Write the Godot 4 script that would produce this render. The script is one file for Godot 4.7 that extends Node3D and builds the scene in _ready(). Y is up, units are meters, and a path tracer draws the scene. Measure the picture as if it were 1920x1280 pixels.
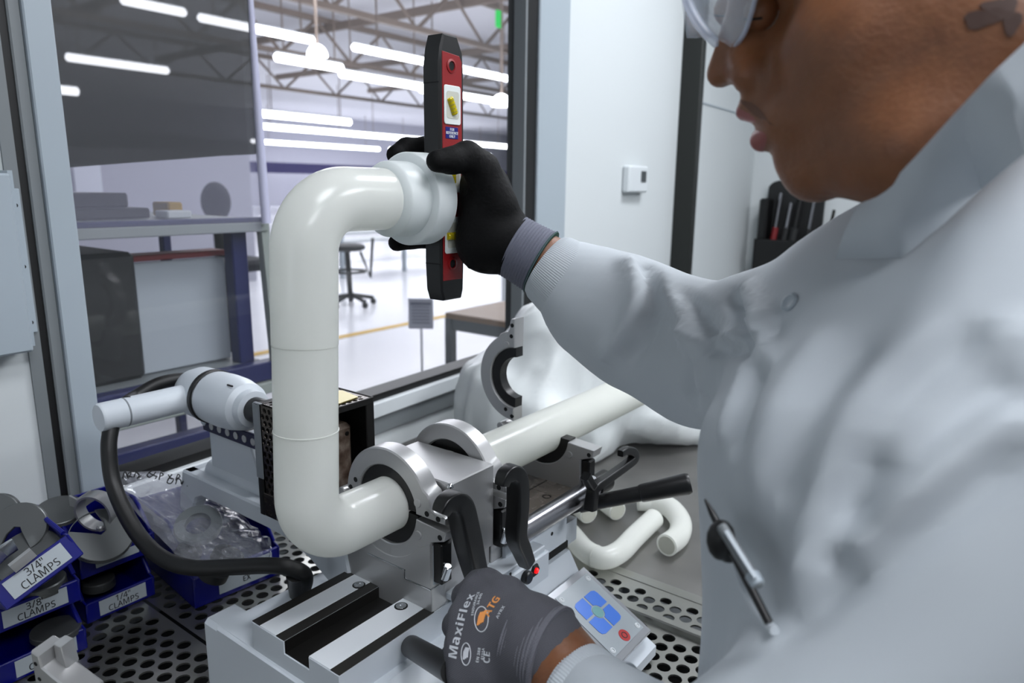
extends Node3D

# Coordinates: x runs along the bench (away from the camera, to the right), z towards the operator, y up.
# "Bench heights" are measured from the camera's height EYE above the floor.
const EYE := 1.52
const FPX := 1340.0
const TBL := -0.62
const FLOORY := -1.52
const CAMZ := 0.5718
var CR: Vector3
var CD: Vector3
var CF: Vector3
const CP := Vector3(0, 0, CAMZ)
var M := {}
var used := {}
var rng := RandomNumberGenerator.new()

func _ready() -> void:
	rng.seed = 7
	camera_and_light()
	materials()
	room()
	factory()
	bench()
	machine()
	heater()
	workpieces()
	bins()
	loose_things()
	operator()

func camera_and_light() -> void:
	var p := deg_to_rad(12.3)
	var ro := deg_to_rad(-0.7)
	var yw := deg_to_rad(36.85)
	CF = Vector3(cos(yw) * cos(p), -sin(p), -sin(yw) * cos(p))
	var r0 := Vector3(sin(yw), 0, cos(yw))
	var d0 := CF.cross(r0)
	CR = r0 * cos(ro) + d0 * sin(ro)
	CD = d0 * cos(ro) - r0 * sin(ro)
	var cam := Camera3D.new()
	cam.name = "camera"
	add_child(cam)
	cam.transform = Transform3D(Basis(CR, -CD, -CF), CP + Vector3(0, EYE, 0))
	var at := CameraAttributesPhysical.new()
	at.frustum_focal_length = 24.0 / 2.0 / (640.0 / FPX)
	at.frustum_focus_distance = 0.80
	at.exposure_aperture = at.frustum_focal_length / 4.2
	at.frustum_near = 0.03
	at.frustum_far = 200.0
	cam.attributes = at
	cam.current = true
	var we := WorldEnvironment.new()
	we.name = "environment"
	var e := Environment.new()
	e.background_mode = Environment.BG_COLOR
	e.background_color = Color(0.55, 0.6, 0.68)
	e.background_energy_multiplier = 0.6
	e.tonemap_mode = Environment.TONE_MAPPER_LINEAR
	e.tonemap_exposure = 0.84
	e.sdfgi_enabled = true
	e.ssao_enabled = true
	e.ssil_enabled = true
	we.environment = e
	add_child(we)
	# the bench room's own ceiling panels (the fittings are built in room())
	for q in ROOM_LAMPS:
		area_light("ceiling_panel_light", Vector3(q[0], 1.375, q[1]), Vector2(q[2], q[3]), q[4], Color(0.96, 0.98, 1.0))
	# the bright pane in the room's near end wall, behind the camera
	area_light("end_window_light", Vector3(END_PANE[0] + 0.012, END_PANE[1], END_PANE[2]), Vector2(END_PANE[3], END_PANE[4]), END_PANE[5], Color(0.95, 0.975, 1.0))
	get_child(get_child_count() - 1).rotation = Vector3(0, -PI / 2, 0)

const ROOM_LAMPS := [[1.9, 2.1, 1.2, 0.6, 5.0], [-0.5, 2.2, 1.2, 0.6, 1.7], [2.2, 0.25, 1.2, 0.4, 2.7], [0.35, 0.95, 0.6, 0.6, 1.1]]

const END_PANE := [-2.19, 0.15, 0.25, 0.9, 1.1, 0.4]

func area_light(called: String, c: Vector3, size: Vector2, energy: float, col: Color) -> void:
	var l := AreaLight3D.new()
	l.name = called
	add_child(l, true)
	l.position = c + Vector3(0, EYE, 0)
	l.rotation = Vector3(-PI / 2, 0, 0)
	l.area_size = size
	l.light_energy = energy
	l.light_color = col
	l.shadow_enabled = true
	l.set("area_range", 60.0)

# ---------------------------------------------------------------- sight lines of the photograph, to read off where things stand
func ray(px: float, py: float) -> Vector3:
	return CR * ((px - 960.0) / FPX) + CD * ((py - 640.0) / FPX) + CF

func pt(px: float, py: float, d: float) -> Vector3:
	return CP + ray(px, py) * d

func on(px: float, py: float, ax: int, v: float) -> Vector3:
	var r := ray(px, py)
	return CP + r * ((v - CP[ax]) / r[ax])

# ---------------------------------------------------------------- mesh building
class MB:
	var v := PackedVector3Array()
	var t := PackedInt32Array()

	func add(vs: PackedVector3Array, ts: PackedInt32Array, closed := true) -> void:
		var flip := false
		if closed:
			var c := vs[0]
			var vol := 0.0
			for i in range(0, ts.size(), 3):
				vol += (vs[ts[i]] - c).dot((vs[ts[i + 1]] - c).cross(vs[ts[i + 2]] - c))
			flip = vol > 0.0
		var o := v.size()
		v.append_array(vs)
		for i in range(0, ts.size(), 3):
			t.append(ts[i] + o)
			t.append(ts[i + (2 if flip else 1)] + o)
			t.append(ts[i + (1 if flip else 2)] + o)

	func box(c: Vector3, s: Vector3, b := 0.0, q := Basis()) -> MB:
		var h := s / 2.0
		b = minf(b, minf(h.x, minf(h.y, h.z)) * 0.9)
		var vs := PackedVector3Array()
		var ts := PackedInt32Array()
		for k in 8:
			var g := Vector3(1 if k & 1 else -1, 1 if k & 2 else -1, 1 if k & 4 else -1)
			for a in 3:
				var p := g * h
				for e in 3:
					if e != a:
						p[e] -= g[e] * b
				vs.append(c + q * p)
		var quad := func(i, j, k, l):
			for n in [i, j, k, i, k, l]:
				ts.append(n)
		for a in 3:
			var u := 1 << ((a + 1) % 3)
			var w := 1 << ((a + 2) % 3)
			for sgn in 2:
				var b0: int = (1 << a) * sgn
				quad.call(3 * b0 + a, 3 * (b0 | u) + a, 3 * (b0 | u | w) + a, 3 * (b0 | w) + a)
			# edges parallel to axis a
			if b > 0:
				for su in 2:
					for sw in 2:
						var k0: int = u * su | w * sw
						var k1: int = k0 | (1 << a)
						quad.call(3 * k0 + (a + 1) % 3, 3 * k1 + (a + 1) % 3, 3 * k1 + (a + 2) % 3, 3 * k0 + (a + 2) % 3)
		if b > 0:
			for k in 8:
				for n in 3:
					ts.append(3 * k + n)
		# outward, seen from the centre
		for i in range(0, ts.size(), 3):
			var n := (vs[ts[i + 1]] - vs[ts[i]]).cross(vs[ts[i + 2]] - vs[ts[i]])
			if n.dot((vs[ts[i]] + vs[ts[i + 1]] + vs[ts[i + 2]]) / 3.0 - c) > 0:
				var x := ts[i + 1]
				ts[i + 1] = ts[i + 2]
				ts[i + 2] = x
		add(vs, ts, false)
		return self

	func bb(x0: float, x1: float, y0: float, y1: float, z0: float, z1: float, b := 0.0) -> MB:
		return box(Vector3(x0 + x1, y0 + y1, z0 + z1) / 2.0, Vector3(absf(x1 - x0), absf(y1 - y0), absf(z1 - z0)), b)

	# a polygon (in ax, ay from o) pushed along "push"
	func prism(poly: PackedVector2Array, o: Vector3, ax: Vector3, ay: Vector3, push: Vector3, b := 0.0) -> MB:
		if Geometry2D.is_polygon_clockwise(poly):
			poly = poly.duplicate()
			poly.reverse()
		var n := poly.size()
		var tri := Geometry2D.triangulate_polygon(poly)
		for i in range(0, tri.size(), 3):
			if (poly[tri[i + 1]] - poly[tri[i]]).cross(poly[tri[i + 2]] - poly[tri[i]]) < 0:
				var x := tri[i + 1]
				tri[i + 1] = tri[i + 2]
				tri[i + 2] = x
		var inner := poly
		if b > 0:
			inner = PackedVector2Array()
			for i in n:
				var e0 := (poly[i] - poly[(i + n - 1) % n]).normalized()
				var e1 := (poly[(i + 1) % n] - poly[i]).normalized()
				var m := (Vector2(-e0.y, e0.x) + Vector2(-e1.y, e1.x)).normalized()
				inner.append(poly[i] + m * b)
		var rings := []
		var L := push.length()
		if b > 0:
			rings = [[inner, 0.0], [poly, b / L], [poly, 1.0 - b / L], [inner, 1.0]]
		else:
			rings = [[poly, 0.0], [poly, 1.0]]
		var vs := PackedVector3Array()
		var ts := PackedInt32Array()
		for r in rings:
			for p in r[0]:
				vs.append(o + ax * p.x + ay * p.y + push * r[1])
		var m2: int = (rings.size() - 1) * n
		for i in range(0, tri.size(), 3):
			for k in [tri[i], tri[i + 2], tri[i + 1], m2 + tri[i], m2 + tri[i + 1], m2 + tri[i + 2]]:
				ts.append(k)
		for r in rings.size() - 1:
			for i in n:
				var j := (i + 1) % n
				for k in [r * n + i, r * n + j, (r + 1) * n + j, r * n + i, (r + 1) * n + j, (r + 1) * n + i]:
					ts.append(k)
		add(vs, ts)
		return self

	# profile: [radius, height along the axis]; loop joins last to first (a ring)
	func lathe(pr: Array, o: Vector3, axis: Vector3, segs := 32, loop := false) -> MB:
		axis = axis.normalized()
		var a := axis.cross(Vector3.UP if absf(axis.y) < 0.9 else Vector3.RIGHT).normalized()
		var c := axis.cross(a)
		var vs := PackedVector3Array()
		var ts := PackedInt32Array()
		for q in pr:
			for i in segs:
				var f := TAU * i / segs
				vs.append(o + axis * q[1] + (a * cos(f) + c * sin(f)) * maxf(q[0], 1e-5))
		var m := pr.size()
		for r in (m if loop else m - 1):
			for i in segs:
				var j := (i + 1) % segs
				var r2 := (r + 1) % m
				for k in [r * segs + i, r * segs + j, r2 * segs + j, r * segs + i, r2 * segs + j, r2 * segs + i]:
					ts.append(k)
		if not loop:
			for e in [0, m - 1]:
				var cn := vs.size()
				vs.append(o + axis * pr[e][1])
				for i in segs:
					var j := (i + 1) % segs
					for k in ([cn, e * segs + j, e * segs + i] if e == 0 else [cn, e * segs + i, e * segs + j]):
						ts.append(k)
		add(vs, ts)
		return self

	func cyl(a: Vector3, b: Vector3, r: float, segs := 24, bev := 0.0) -> MB:
		var L := a.distance_to(b)
		if bev > 0:
			return lathe([[r - bev, 0], [r, bev], [r, L - bev], [r - bev, L]], a, b - a, segs)
		return lathe([[r, 0], [r, L]], a, b - a, segs)

	# a tube through points; rad: one radius or one each; squash: second half-axis over the first; side: fixed side direction
	func tube(pts: PackedVector3Array, rad, segs := 16, squash := 1.0, side := Vector3.ZERO, square := false) -> MB:
		var vs := PackedVector3Array()
		var ts := PackedInt32Array()
		var n := pts.size()
		var a := side
		for i in n:
			var d := (pts[mini(i + 1, n - 1)] - pts[maxi(i - 1, 0)]).normalized()
			if a == Vector3.ZERO:
				a = d.cross(Vector3.UP if absf(d.y) < 0.9 else Vector3.RIGHT)
			var aa := ((side if side != Vector3.ZERO else a) - d * d.dot(side if side != Vector3.ZERO else a)).normalized()
			a = aa
			var c := d.cross(aa)
			var r: float = rad[i] if rad is Array or rad is PackedFloat32Array else rad
			for k in segs:
				var f := TAU * k / segs
				var w := Vector2(cos(f), sin(f))
				if square:
					w = Vector2(signf(w.x) * pow(absf(w.x), 0.35), signf(w.y) * pow(absf(w.y), 0.35)) * 0.95
				vs.append(pts[i] + (aa * w.x + c * w.y * squash) * r)
		for i in n - 1:
			for k in segs:
				var j := (k + 1) % segs
				for q in [i * segs + k, i * segs + j, (i + 1) * segs + j, i * segs + k, (i + 1) * segs + j, (i + 1) * segs + k]:
					ts.append(q)
		for e in [0, n - 1]:
			var cn := vs.size()
			vs.append(pts[e])
			for k in segs:
				var j := (k + 1) % segs
				for q in ([cn, e * segs + j, e * segs + k] if e == 0 else [cn, e * segs + k, e * segs + j]):
					ts.append(q)
		add(vs, ts)
		return self

	func ball(c: Vector3, r: float, segs := 20, sq := Vector3.ONE) -> MB:
		var vs := PackedVector3Array()
		var ts := PackedInt32Array()
		var m := segs / 2
		for i in m + 1:
			var th := PI * i / m
			for k in segs:
				var f := TAU * k / segs
				vs.append(c + Vector3(maxf(sin(th), 1e-4) * cos(f), cos(th), maxf(sin(th), 1e-4) * sin(f)) * r * sq)
		for i in m:
			for k in segs:
				var j := (k + 1) % segs
				for q in [i * segs + k, i * segs + j, (i + 1) * segs + j, i * segs + k, (i + 1) * segs + j, (i + 1) * segs + k]:
					ts.append(q)
		add(vs, ts)
		return self

	# a sheet of nu x nv points g[v][u], given a thickness
	func sheet(g: Array, th := 0.0) -> MB:
		var nv := g.size()
		var nu: int = g[0].size()
		var vs := PackedVector3Array()
		var ts := PackedInt32Array()
		for row in g:
			for p in row:
				vs.append(p)
		if th > 0:
			for j in nv:
				for i in nu:
					var du: Vector3 = g[j][mini(i + 1, nu - 1)] - g[j][maxi(i - 1, 0)]
					var dv: Vector3 = g[mini(j + 1, nv - 1)][i] - g[maxi(j - 1, 0)][i]
					vs.append(g[j][i] + du.cross(dv).normalized() * th)
		var N := nu * nv
		for j in nv - 1:
			for i in nu - 1:
				var a := j * nu + i
				for q in [a, a + 1, a + nu + 1, a, a + nu + 1, a + nu]:
					ts.append(q)
				if th > 0:
					for q in [N + a, N + a + nu + 1, N + a + 1, N + a, N + a + nu, N + a + nu + 1]:
						ts.append(q)
		if th > 0:
			var rim := []
			for i in nu - 1: rim.append([i, i + 1])
			for j in nv - 1: rim.append([j * nu + nu - 1, (j + 1) * nu + nu - 1])
			for i in nu - 1: rim.append([(nv - 1) * nu + nu - 1 - i, (nv - 1) * nu + nu - 2 - i])
			for j in nv - 1: rim.append([(nv - 1 - j) * nu, (nv - 2 - j) * nu])
			for e in rim:
				for q in [e[0], N + e[1], e[1], e[0], N + e[0], N + e[1]]:
					ts.append(q)
		add(vs, ts, th > 0)
		return self

	# plate with rows of round holes (staggered); ax, ay span it, up is its upper side
	func perf(o: Vector3, ax: Vector3, ay: Vector3, w: float, h: float, pitch: float, r: float, th: float, seg := 12) -> MB:
		var up := ax.cross(ay).normalized()
		var dy := pitch * 0.866
		var rows := int(h / dy)
		var y0 := (h - rows * dy) / 2.0
		for j in rows:
			var ya := y0 + j * dy
			var yb := ya + dy
			var x := pitch * (0.1 if j % 2 == 0 else 0.6)
			var xs := x
			while x + pitch <= w - pitch * 0.05:
				var c := Vector2(x + pitch / 2.0, (ya + yb) / 2.0)
				var vs := PackedVector3Array()
				var ts := PackedInt32Array()
				for k in seg:
					var f := TAU * k / seg
					var d := Vector2(cos(f), sin(f))
					var m := minf(pitch / 2.0 / maxf(absf(d.x), 1e-6), dy / 2.0 / maxf(absf(d.y), 1e-6))
					var po := c + d * m
					var pi := c + d * r
					vs.append(o + ax * po.x + ay * po.y)
					vs.append(o + ax * pi.x + ay * pi.y)
					vs.append(o + ax * pi.x + ay * pi.y - up * th)
				for k in seg:
					var j2 := (k + 1) % seg
					for q in [k * 3, j2 * 3, j2 * 3 + 1, k * 3, j2 * 3 + 1, k * 3 + 1, k * 3 + 1, j2 * 3 + 1, j2 * 3 + 2, k * 3 + 1, j2 * 3 + 2, k * 3 + 2]:
						ts.append(q)
				# corners of the cell
				for cc in [Vector2(1, 1), Vector2(-1, 1), Vector2(-1, -1), Vector2(1, -1)]:
					var p: Vector2 = c + cc * Vector2(pitch, dy) / 2.0
					var bi := vs.size()
					vs.append(o + ax * p.x + ay * p.y)
					var f0 := atan2(cc.y, cc.x)
					var k0 := int(floor(fposmod(f0, TAU) / TAU * seg))
					for q in [k0 * 3, bi, ((k0 + 1) % seg) * 3]:
						ts.append(q)
				add(vs, ts, false)
				x += pitch
			for e in [[0.0, xs], [x, w]]:
				if e[1] - e[0] > 1e-5:
					quad(o + ax * e[0] + ay * ya, o + ax * e[1] + ay * ya, o + ax * e[1] + ay * yb, o + ax * e[0] + ay * yb)
		for e in [[0.0, y0], [h - y0, h]]:
			if e[1] - e[0] > 1e-5:
				quad(o + ay * e[0], o + ax * w + ay * e[0], o + ax * w + ay * e[1], o + ay * e[1])
		return self

	func quad(a: Vector3, b: Vector3, c: Vector3, d: Vector3) -> void:
		add(PackedVector3Array([a, b, c, d]), PackedInt32Array([0, 1, 2, 0, 2, 3]), false)

	func mesh(shift: Vector3, crease := 38.0) -> ArrayMesh:
		var nt := t.size() / 3
		var fn := PackedVector3Array()
		var adj := []
		adj.resize(v.size())
		for i in nt:
			var n := (v[t[3 * i + 2]] - v[t[3 * i]]).cross(v[t[3 * i + 1]] - v[t[3 * i]])
			fn.append(n)
			for k in 3:
				var x := t[3 * i + k]
				if adj[x] == null:
					adj[x] = PackedInt32Array([i])
				else:
					var l: PackedInt32Array = adj[x]
					l.append(i)
					adj[x] = l
		var co := cos(deg_to_rad(crease))
		var vs := PackedVector3Array()
		var ns := PackedVector3Array()
		vs.resize(nt * 3)
		ns.resize(nt * 3)
		for i in nt:
			var n0 := fn[i].normalized()
			for k in 3:
				var x := t[3 * i + k]
				var s := Vector3.ZERO
				for f in adj[x]:
					if fn[f].normalized().dot(n0) > co:
						s += fn[f]
				vs[3 * i + k] = v[x] - shift
				ns[3 * i + k] = s.normalized() if s.length() > 1e-14 else n0
		var arr := []
		arr.resize(Mesh.ARRAY_MAX)
		arr[Mesh.ARRAY_VERTEX] = vs
		arr[Mesh.ARRAY_NORMAL] = ns
		var am := ArrayMesh.new()
		am.add_surface_from_arrays(Mesh.PRIMITIVE_TRIANGLES, arr)
		return am

func nb() -> MB:
	return MB.new()

func smooth(pts: Array, n := 6) -> PackedVector3Array:
	var c := PackedVector3Array()
	for i in pts.size() - 1:
		var a: Vector3 = pts[maxi(i - 1, 0)]
		var b: Vector3 = pts[i]
		var d: Vector3 = pts[i + 1]
		var e: Vector3 = pts[mini(i + 2, pts.size() - 1)]
		for k in n:
			c.append(b.cubic_interpolate(d, a, e, float(k) / n))
	c.append(pts[-1])
	return c

# ---------------------------------------------------------------- objects
func numbered(called: String) -> String:
	if not used.has(called):
		used[called] = 0
		return called
	used[called] += 1
	return "%s_%03d" % [called, used[called]]

func tag(o: Node3D, label: String, category: String, group := "") -> void:
	o.set_meta("label", label)
	o.set_meta("category", category)
	if group:
		o.set_meta("group", group)

func thing(called: String, label: String, category: String, at: Vector3, group := "") -> Node3D:
	var o := Node3D.new()
	o.name = numbered(called)
	add_child(o)
	o.position = at + Vector3(0, EYE, 0)
	tag(o, label, category, group)
	return o

func home(n: Node) -> Vector3:
	var s := Vector3(0, -EYE, 0)
	while n is Node3D and n != self:
		s += n.position
		n = n.get_parent()
	return s

func part(parent: Node3D, called: String, m: MB, mat: Material, crease := 38.0) -> MeshInstance3D:
	var o := MeshInstance3D.new()
	o.name = called
	parent.add_child(o, true)
	o.mesh = m.mesh(home(parent), crease)
	o.material_override = mat
	return o

func single(called: String, m: MB, mat: Material, label: String, category: String, at: Vector3, group := "", crease := 38.0) -> MeshInstance3D:
	var o := MeshInstance3D.new()
	o.name = numbered(called)
	add_child(o)
	o.position = at + Vector3(0, EYE, 0)
	o.mesh = m.mesh(at, crease)
	o.material_override = mat
	tag(o, label, category, group)
	return o

func struct(called: String, m: MB, mat: Material) -> MeshInstance3D:
	var o := MeshInstance3D.new()
	o.name = called
	add_child(o, true)
	o.position = Vector3(0, EYE, 0)
	o.mesh = m.mesh(Vector3.ZERO)
	o.material_override = mat
	o.set_meta("kind", "structure")
	return o

# lettering whose line runs along "right", standing up along "up", in front of the face
func text(parent: Node3D, words: String, c: Vector3, right: Vector3, up: Vector3, h: float, mat: Material, bold := false, squeeze := 1.0) -> MeshInstance3D:
	var tm := TextMesh.new()
	tm.text = words
	var f := SystemFont.new()
	f.font_names = PackedStringArray(["Droid Sans"])
	if bold:
		f.font_weight = 700
	tm.font = f
	tm.font_size = 32
	tm.pixel_size = h / 23.0
	tm.depth = 0.0004
	tm.curve_step = 2.0
	var o := MeshInstance3D.new()
	o.name = "lettering"
	parent.add_child(o, true)
	o.mesh = tm
	o.material_override = mat
	right = right.normalized()
	up = (up - right * up.dot(right)).normalized()
	o.transform = Transform3D(Basis(right * squeeze, up, right.cross(up)), c - home(parent))
	return o

# ---------------------------------------------------------------- materials
func mat(called: String, c: Color, rough := 0.5, metal := 0.0) -> StandardMaterial3D:
	var m := StandardMaterial3D.new()
	m.resource_name = called
	m.albedo_color = c
	m.roughness = rough
	m.metallic = metal
	M[called] = m
	return m

func noise_tex(freq: float, lo: Color, hi: Color, sd: int, normal := false, size := 256) -> NoiseTexture2D:
	var n := FastNoiseLite.new()
	n.seed = sd
	n.frequency = freq
	n.fractal_octaves = 4
	var t := NoiseTexture2D.new()
	t.width = size
	t.height = size
	t.seamless = true
	t.noise = n
	if normal:
		t.as_normal_map = true
		t.bump_strength = 4.0
	else:
		var g := Gradient.new()
		g.set_color(0, lo)
		g.set_color(1, hi)
		t.color_ramp = g
	return t

func tri(m: StandardMaterial3D, scale: float) -> StandardMaterial3D:
	m.uv1_triplanar = true
	m.uv1_scale = Vector3.ONE * scale
	return m

func weave(n: int, a: float) -> ImageTexture:
	var im := Image.create(64, 64, false, Image.FORMAT_RGB8)
	for y in 64:
		for x in 64:
			var h := 0.5 + a * sin(TAU * x * n / 64.0) * sin(TAU * y * n / 64.0)
			im.set_pixel(x, y, Color(h, h, h))
	return ImageTexture.create_from_image(im)

func materials() -> void:
	mat("white_paint", Color(0.80, 0.82, 0.83), 0.5)
	mat("wall_paint", Color(0.78, 0.80, 0.805), 0.7)
	mat("wall_grey", Color(0.42, 0.43, 0.44), 0.8)
	mat("frame_light", Color(0.62, 0.66, 0.69), 0.4)
	mat("frame_grey", Color(0.45, 0.47, 0.48), 0.45)
	mat("black_rubber", Color(0.02, 0.02, 0.022), 0.5)
	mat("black_plastic", Color(0.03, 0.03, 0.033), 0.38)
	mat("machine_paint", Color(0.78, 0.805, 0.83), 0.36)
	mat("machine_paint_dark", Color(0.48, 0.50, 0.52), 0.42)
	var a := mat("aluminium", Color(0.66, 0.665, 0.675), 0.34, 1.0)
	a.roughness_texture = noise_tex(0.02, Color(0.55, 0.55, 0.55), Color(1, 1, 1), 3)
	tri(a, 14.0)
	mat("aluminium_bright", Color(0.8, 0.81, 0.82), 0.22, 1.0)
	mat("aluminium_matt", Color(0.72, 0.72, 0.72), 0.38, 0.7)
	mat("steel_dark", Color(0.19, 0.185, 0.18), 0.35, 0.9)
	mat("chrome", Color(0.6, 0.6, 0.62), 0.25, 1.0)
	var rail := mat("rail_steel", Color(0.46, 0.43, 0.40), 0.33, 0.5)
	rail.roughness_texture = noise_tex(0.015, Color(0.5, 0.5, 0.5), Color(1, 1, 1), 9)
	tri(rail, 10.0)
	mat("strip_dark", Color(0.17, 0.165, 0.155), 0.4, 0.3)
	mat("strip_white", Color(0.86, 0.875, 0.89), 0.35)
	mat("groove_dark", Color(0.14, 0.135, 0.13), 0.3, 0.5)
	var p := mat("pipe_plastic", Color(0.90, 0.905, 0.885), 0.2)
	p.backlight_enabled = true
	p.backlight = Color(0.95, 0.955, 0.94)
	var pc := mat("pipe_collar", Color(0.92, 0.935, 0.935), 0.35)
	pc.backlight_enabled = true
	pc.backlight = Color(0.9, 0.92, 0.92)
	var pb := mat("pipe_bore", Color(0.74, 0.745, 0.70), 0.45)
	pb.subsurf_scatter_enabled = true
	mat("bin_blue", Color(0.0, 0.022, 0.40), 0.32)
	mat("clamp_zinc", Color(0.40, 0.41, 0.41), 0.4, 0.7)
	mat("label_card", Color(0.62, 0.65, 0.67), 0.6)
	mat("ink", Color(0.03, 0.03, 0.04), 0.6)
	mat("level_red", Color(0.52, 0.035, 0.06), 0.42)
	mat("level_black", Color(0.028, 0.03, 0.033), 0.45)
	mat("vial_white", Color(0.85, 0.87, 0.86), 0.4)
	var vg := mat("vial_yellow", Color(0.75, 0.68, 0.05), 0.1)
	vg.emission_enabled = false
	mat("label_blue", Color(0.03, 0.05, 0.42), 0.4)
	mat("print_white", Color(0.8, 0.81, 0.83), 0.6)
	mat("print_orange", Color(0.90, 0.60, 0.32), 0.6)
	mat("glove_black", Color(0.012, 0.012, 0.014), 0.7)
	M.glove_black.metallic_specular = 0.3
	var gb: StandardMaterial3D = M.glove_black
	gb.normal_enabled = true
	gb.normal_texture = noise_tex(0.03, Color.BLACK, Color.WHITE, 5, true)
	gb.normal_scale = 0.5
	tri(gb, 22.0)
	var gg := mat("glove_grey", Color(0.32, 0.32, 0.345), 0.85)
	gg.heightmap_enabled = true
	gg.heightmap_texture = weave(8, 0.5)
	gg.heightmap_scale = 0.04
	tri(gg, 60.0)
	var gc := mat("glove_cuff", Color(0.40, 0.41, 0.46), 0.85)
	gc.heightmap_enabled = true
	gc.heightmap_texture = weave(8, 0.5)
	gc.heightmap_scale = 0.05
	tri(gc, 55.0)
	var gl := mat("glove_cuff_dark", Color(0.42, 0.42, 0.45), 0.85)
	gl.heightmap_enabled = true
	gl.heightmap_texture = weave(8, 0.5)
	gl.heightmap_scale = 0.05
	tri(gl, 55.0)
	mat("cuff_edge_green", Color(0.10, 0.28, 0.24), 0.8)
	var co := mat("coat_cloth", Color(0.73, 0.755, 0.775), 0.85)
	co.heightmap_enabled = true
	co.heightmap_texture = weave(16, 0.5)
	co.heightmap_scale = 0.006
	tri(co, 40.0)
	co.rim_enabled = true
	co.rim = 0.15
	var sk := mat("skin", Color(0.51, 0.325, 0.20), 0.5)
	sk.subsurf_scatter_enabled = true
	sk.subsurf_scatter_strength = 0.15
	sk.albedo_texture = noise_tex(0.012, Color(0.86, 0.84, 0.84), Color(1, 1, 1), 21)
	sk.normal_enabled = true
	sk.normal_texture = noise_tex(0.06, Color.BLACK, Color.WHITE, 8, true)
	sk.normal_scale = 0.25
	tri(sk, 12.0)
	mat("lip", Color(0.56, 0.31, 0.29), 0.4)
	mat("moustache_brown", Color(0.37, 0.23, 0.155), 0.6)
	mat("hair_black", Color(0.03, 0.026, 0.025), 0.6)
	mat("eye_white", Color(0.7, 0.68, 0.66), 0.2)
	mat("tattoo_ink", Color(0.27, 0.18, 0.145), 0.6)
	var gp := mat("clear_lens", Color(0.9, 0.95, 1.0, 0.2), 0.03)
	gp.transparency = BaseMaterial3D.TRANSPARENCY_ALPHA
	var ge := mat("lens_edge", Color(0.82, 0.85, 0.92, 0.45), 0.12)
	ge.transparency = BaseMaterial3D.TRANSPARENCY_ALPHA
	var wg := mat("window_glass", Color(0.9, 0.93, 0.95, 0.012), 0.02)
	wg.metallic_specular = 0.3
	wg.transparency = BaseMaterial3D.TRANSPARENCY_ALPHA
	var tf := mat("tinted_film", Color(0.05, 0.053, 0.06, 0.90), 0.5)
	tf.transparency = BaseMaterial3D.TRANSPARENCY_ALPHA
	var hz := mat("hazy_vinyl", Color(0.70, 0.70, 0.78, 0.26), 0.5)
	hz.transparency = BaseMaterial3D.TRANSPARENCY_ALPHA
	mat("vinyl_edge", Color(0.80, 0.80, 0.90), 0.3)
	var bg := mat("bag_film", Color(0.92, 0.93, 0.97, 0.16), 0.12)
	bg.transparency = BaseMaterial3D.TRANSPARENCY_ALPHA
	var bs := mat("bag_white", Color(0.86, 0.88, 0.88), 0.35)
	bs.backlight_enabled = true
	bs.backlight = Color(0.5, 0.5, 0.5)
	var st := mat("table_steel", Color(0.50, 0.495, 0.485), 0.42, 0.75)
	st.albedo_texture = noise_tex(0.008, Color(0.8, 0.8, 0.8), Color(1, 1, 1), 31)
	tri(st, 1.7)
	mat("table_perforated", Color(0.66, 0.66, 0.64), 0.3, 0.93)
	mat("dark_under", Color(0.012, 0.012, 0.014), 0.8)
	var guard := mat("guard_steel", Color(0.36, 0.335, 0.31), 0.33, 0.9)
	guard.roughness_texture = noise_tex(0.02, Color(0.6, 0.6, 0.6), Color(1, 1, 1), 12)
	tri(guard, 9.0)
	mat("guard_dark", Color(0.055, 0.05, 0.046), 0.5, 0.4)
	var ru := mat("heater_plate", Color(0.50, 0.46, 0.42), 0.55, 0.15)
	ru.albedo_texture = noise_tex(0.02, Color(0.42, 0.32, 0.26), Color(1, 1, 1), 17)
	tri(ru, 9.0)
	mat("brass_tape", Color(0.62, 0.57, 0.33), 0.3, 0.5)
	mat("blue_strip", Color(0.05, 0.06, 0.22), 0.5)
	mat("logo_blue", Color(0.24, 0.46, 0.84), 0.35)
	mat("logo_teal", Color(0.42, 0.62, 0.62), 0.35)
	mat("button_red", Color(0.68, 0.12, 0.12), 0.4)
	mat("panel_face", Color(0.62, 0.65, 0.67), 0.3)
	mat("panel_frame", Color(0.82, 0.83, 0.85), 0.15, 0.6)
	var led := mat("led_red", Color(0.9, 0.05, 0.05), 0.3)
	led.emission_enabled = true
	led.emission = Color(1, 0.04, 0.05)
	led.emission_energy_multiplier = 2.5
	var lamp := mat("lamp_white", Color(0.95, 0.96, 1.0), 0.5)
	lamp.emission_enabled = true
	lamp.emission = Color(0.96, 0.97, 1.0)
	lamp.emission_energy_multiplier = 14.0
	var pn := mat("pane_glow", Color(0.9, 0.93, 0.96), 0.4)
	pn.emission_enabled = true
	pn.emission = Color(0.95, 0.975, 1.0)
	pn.emission_energy_multiplier = 0.7
	var ex := mat("sign_green", Color(0.1, 0.7, 0.3), 0.5)
	ex.emission_enabled = true
	ex.emission = Color(0.1, 0.75, 0.32)
	ex.emission_energy_multiplier = 0.9
	var ff := mat("factory_floor", Color(0.93, 0.935, 0.95), 0.22)
	ff.albedo_texture = noise_tex(0.004, Color(0.92, 0.92, 0.93), Color(1, 1, 1), 41)
	tri(ff, 0.15)
	mat("factory_wall", Color(0.68, 0.68, 0.73), 0.8)
	mat("factory_ceiling", Color(0.93, 0.93, 0.95), 0.9)
	mat("truss_steel", Color(0.56, 0.50, 0.46), 0.7)
	mat("rack_pale", Color(0.55, 0.58, 0.56), 0.5)
	mat("rack_blue", Color(0.03, 0.07, 0.30), 0.45)
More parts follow.
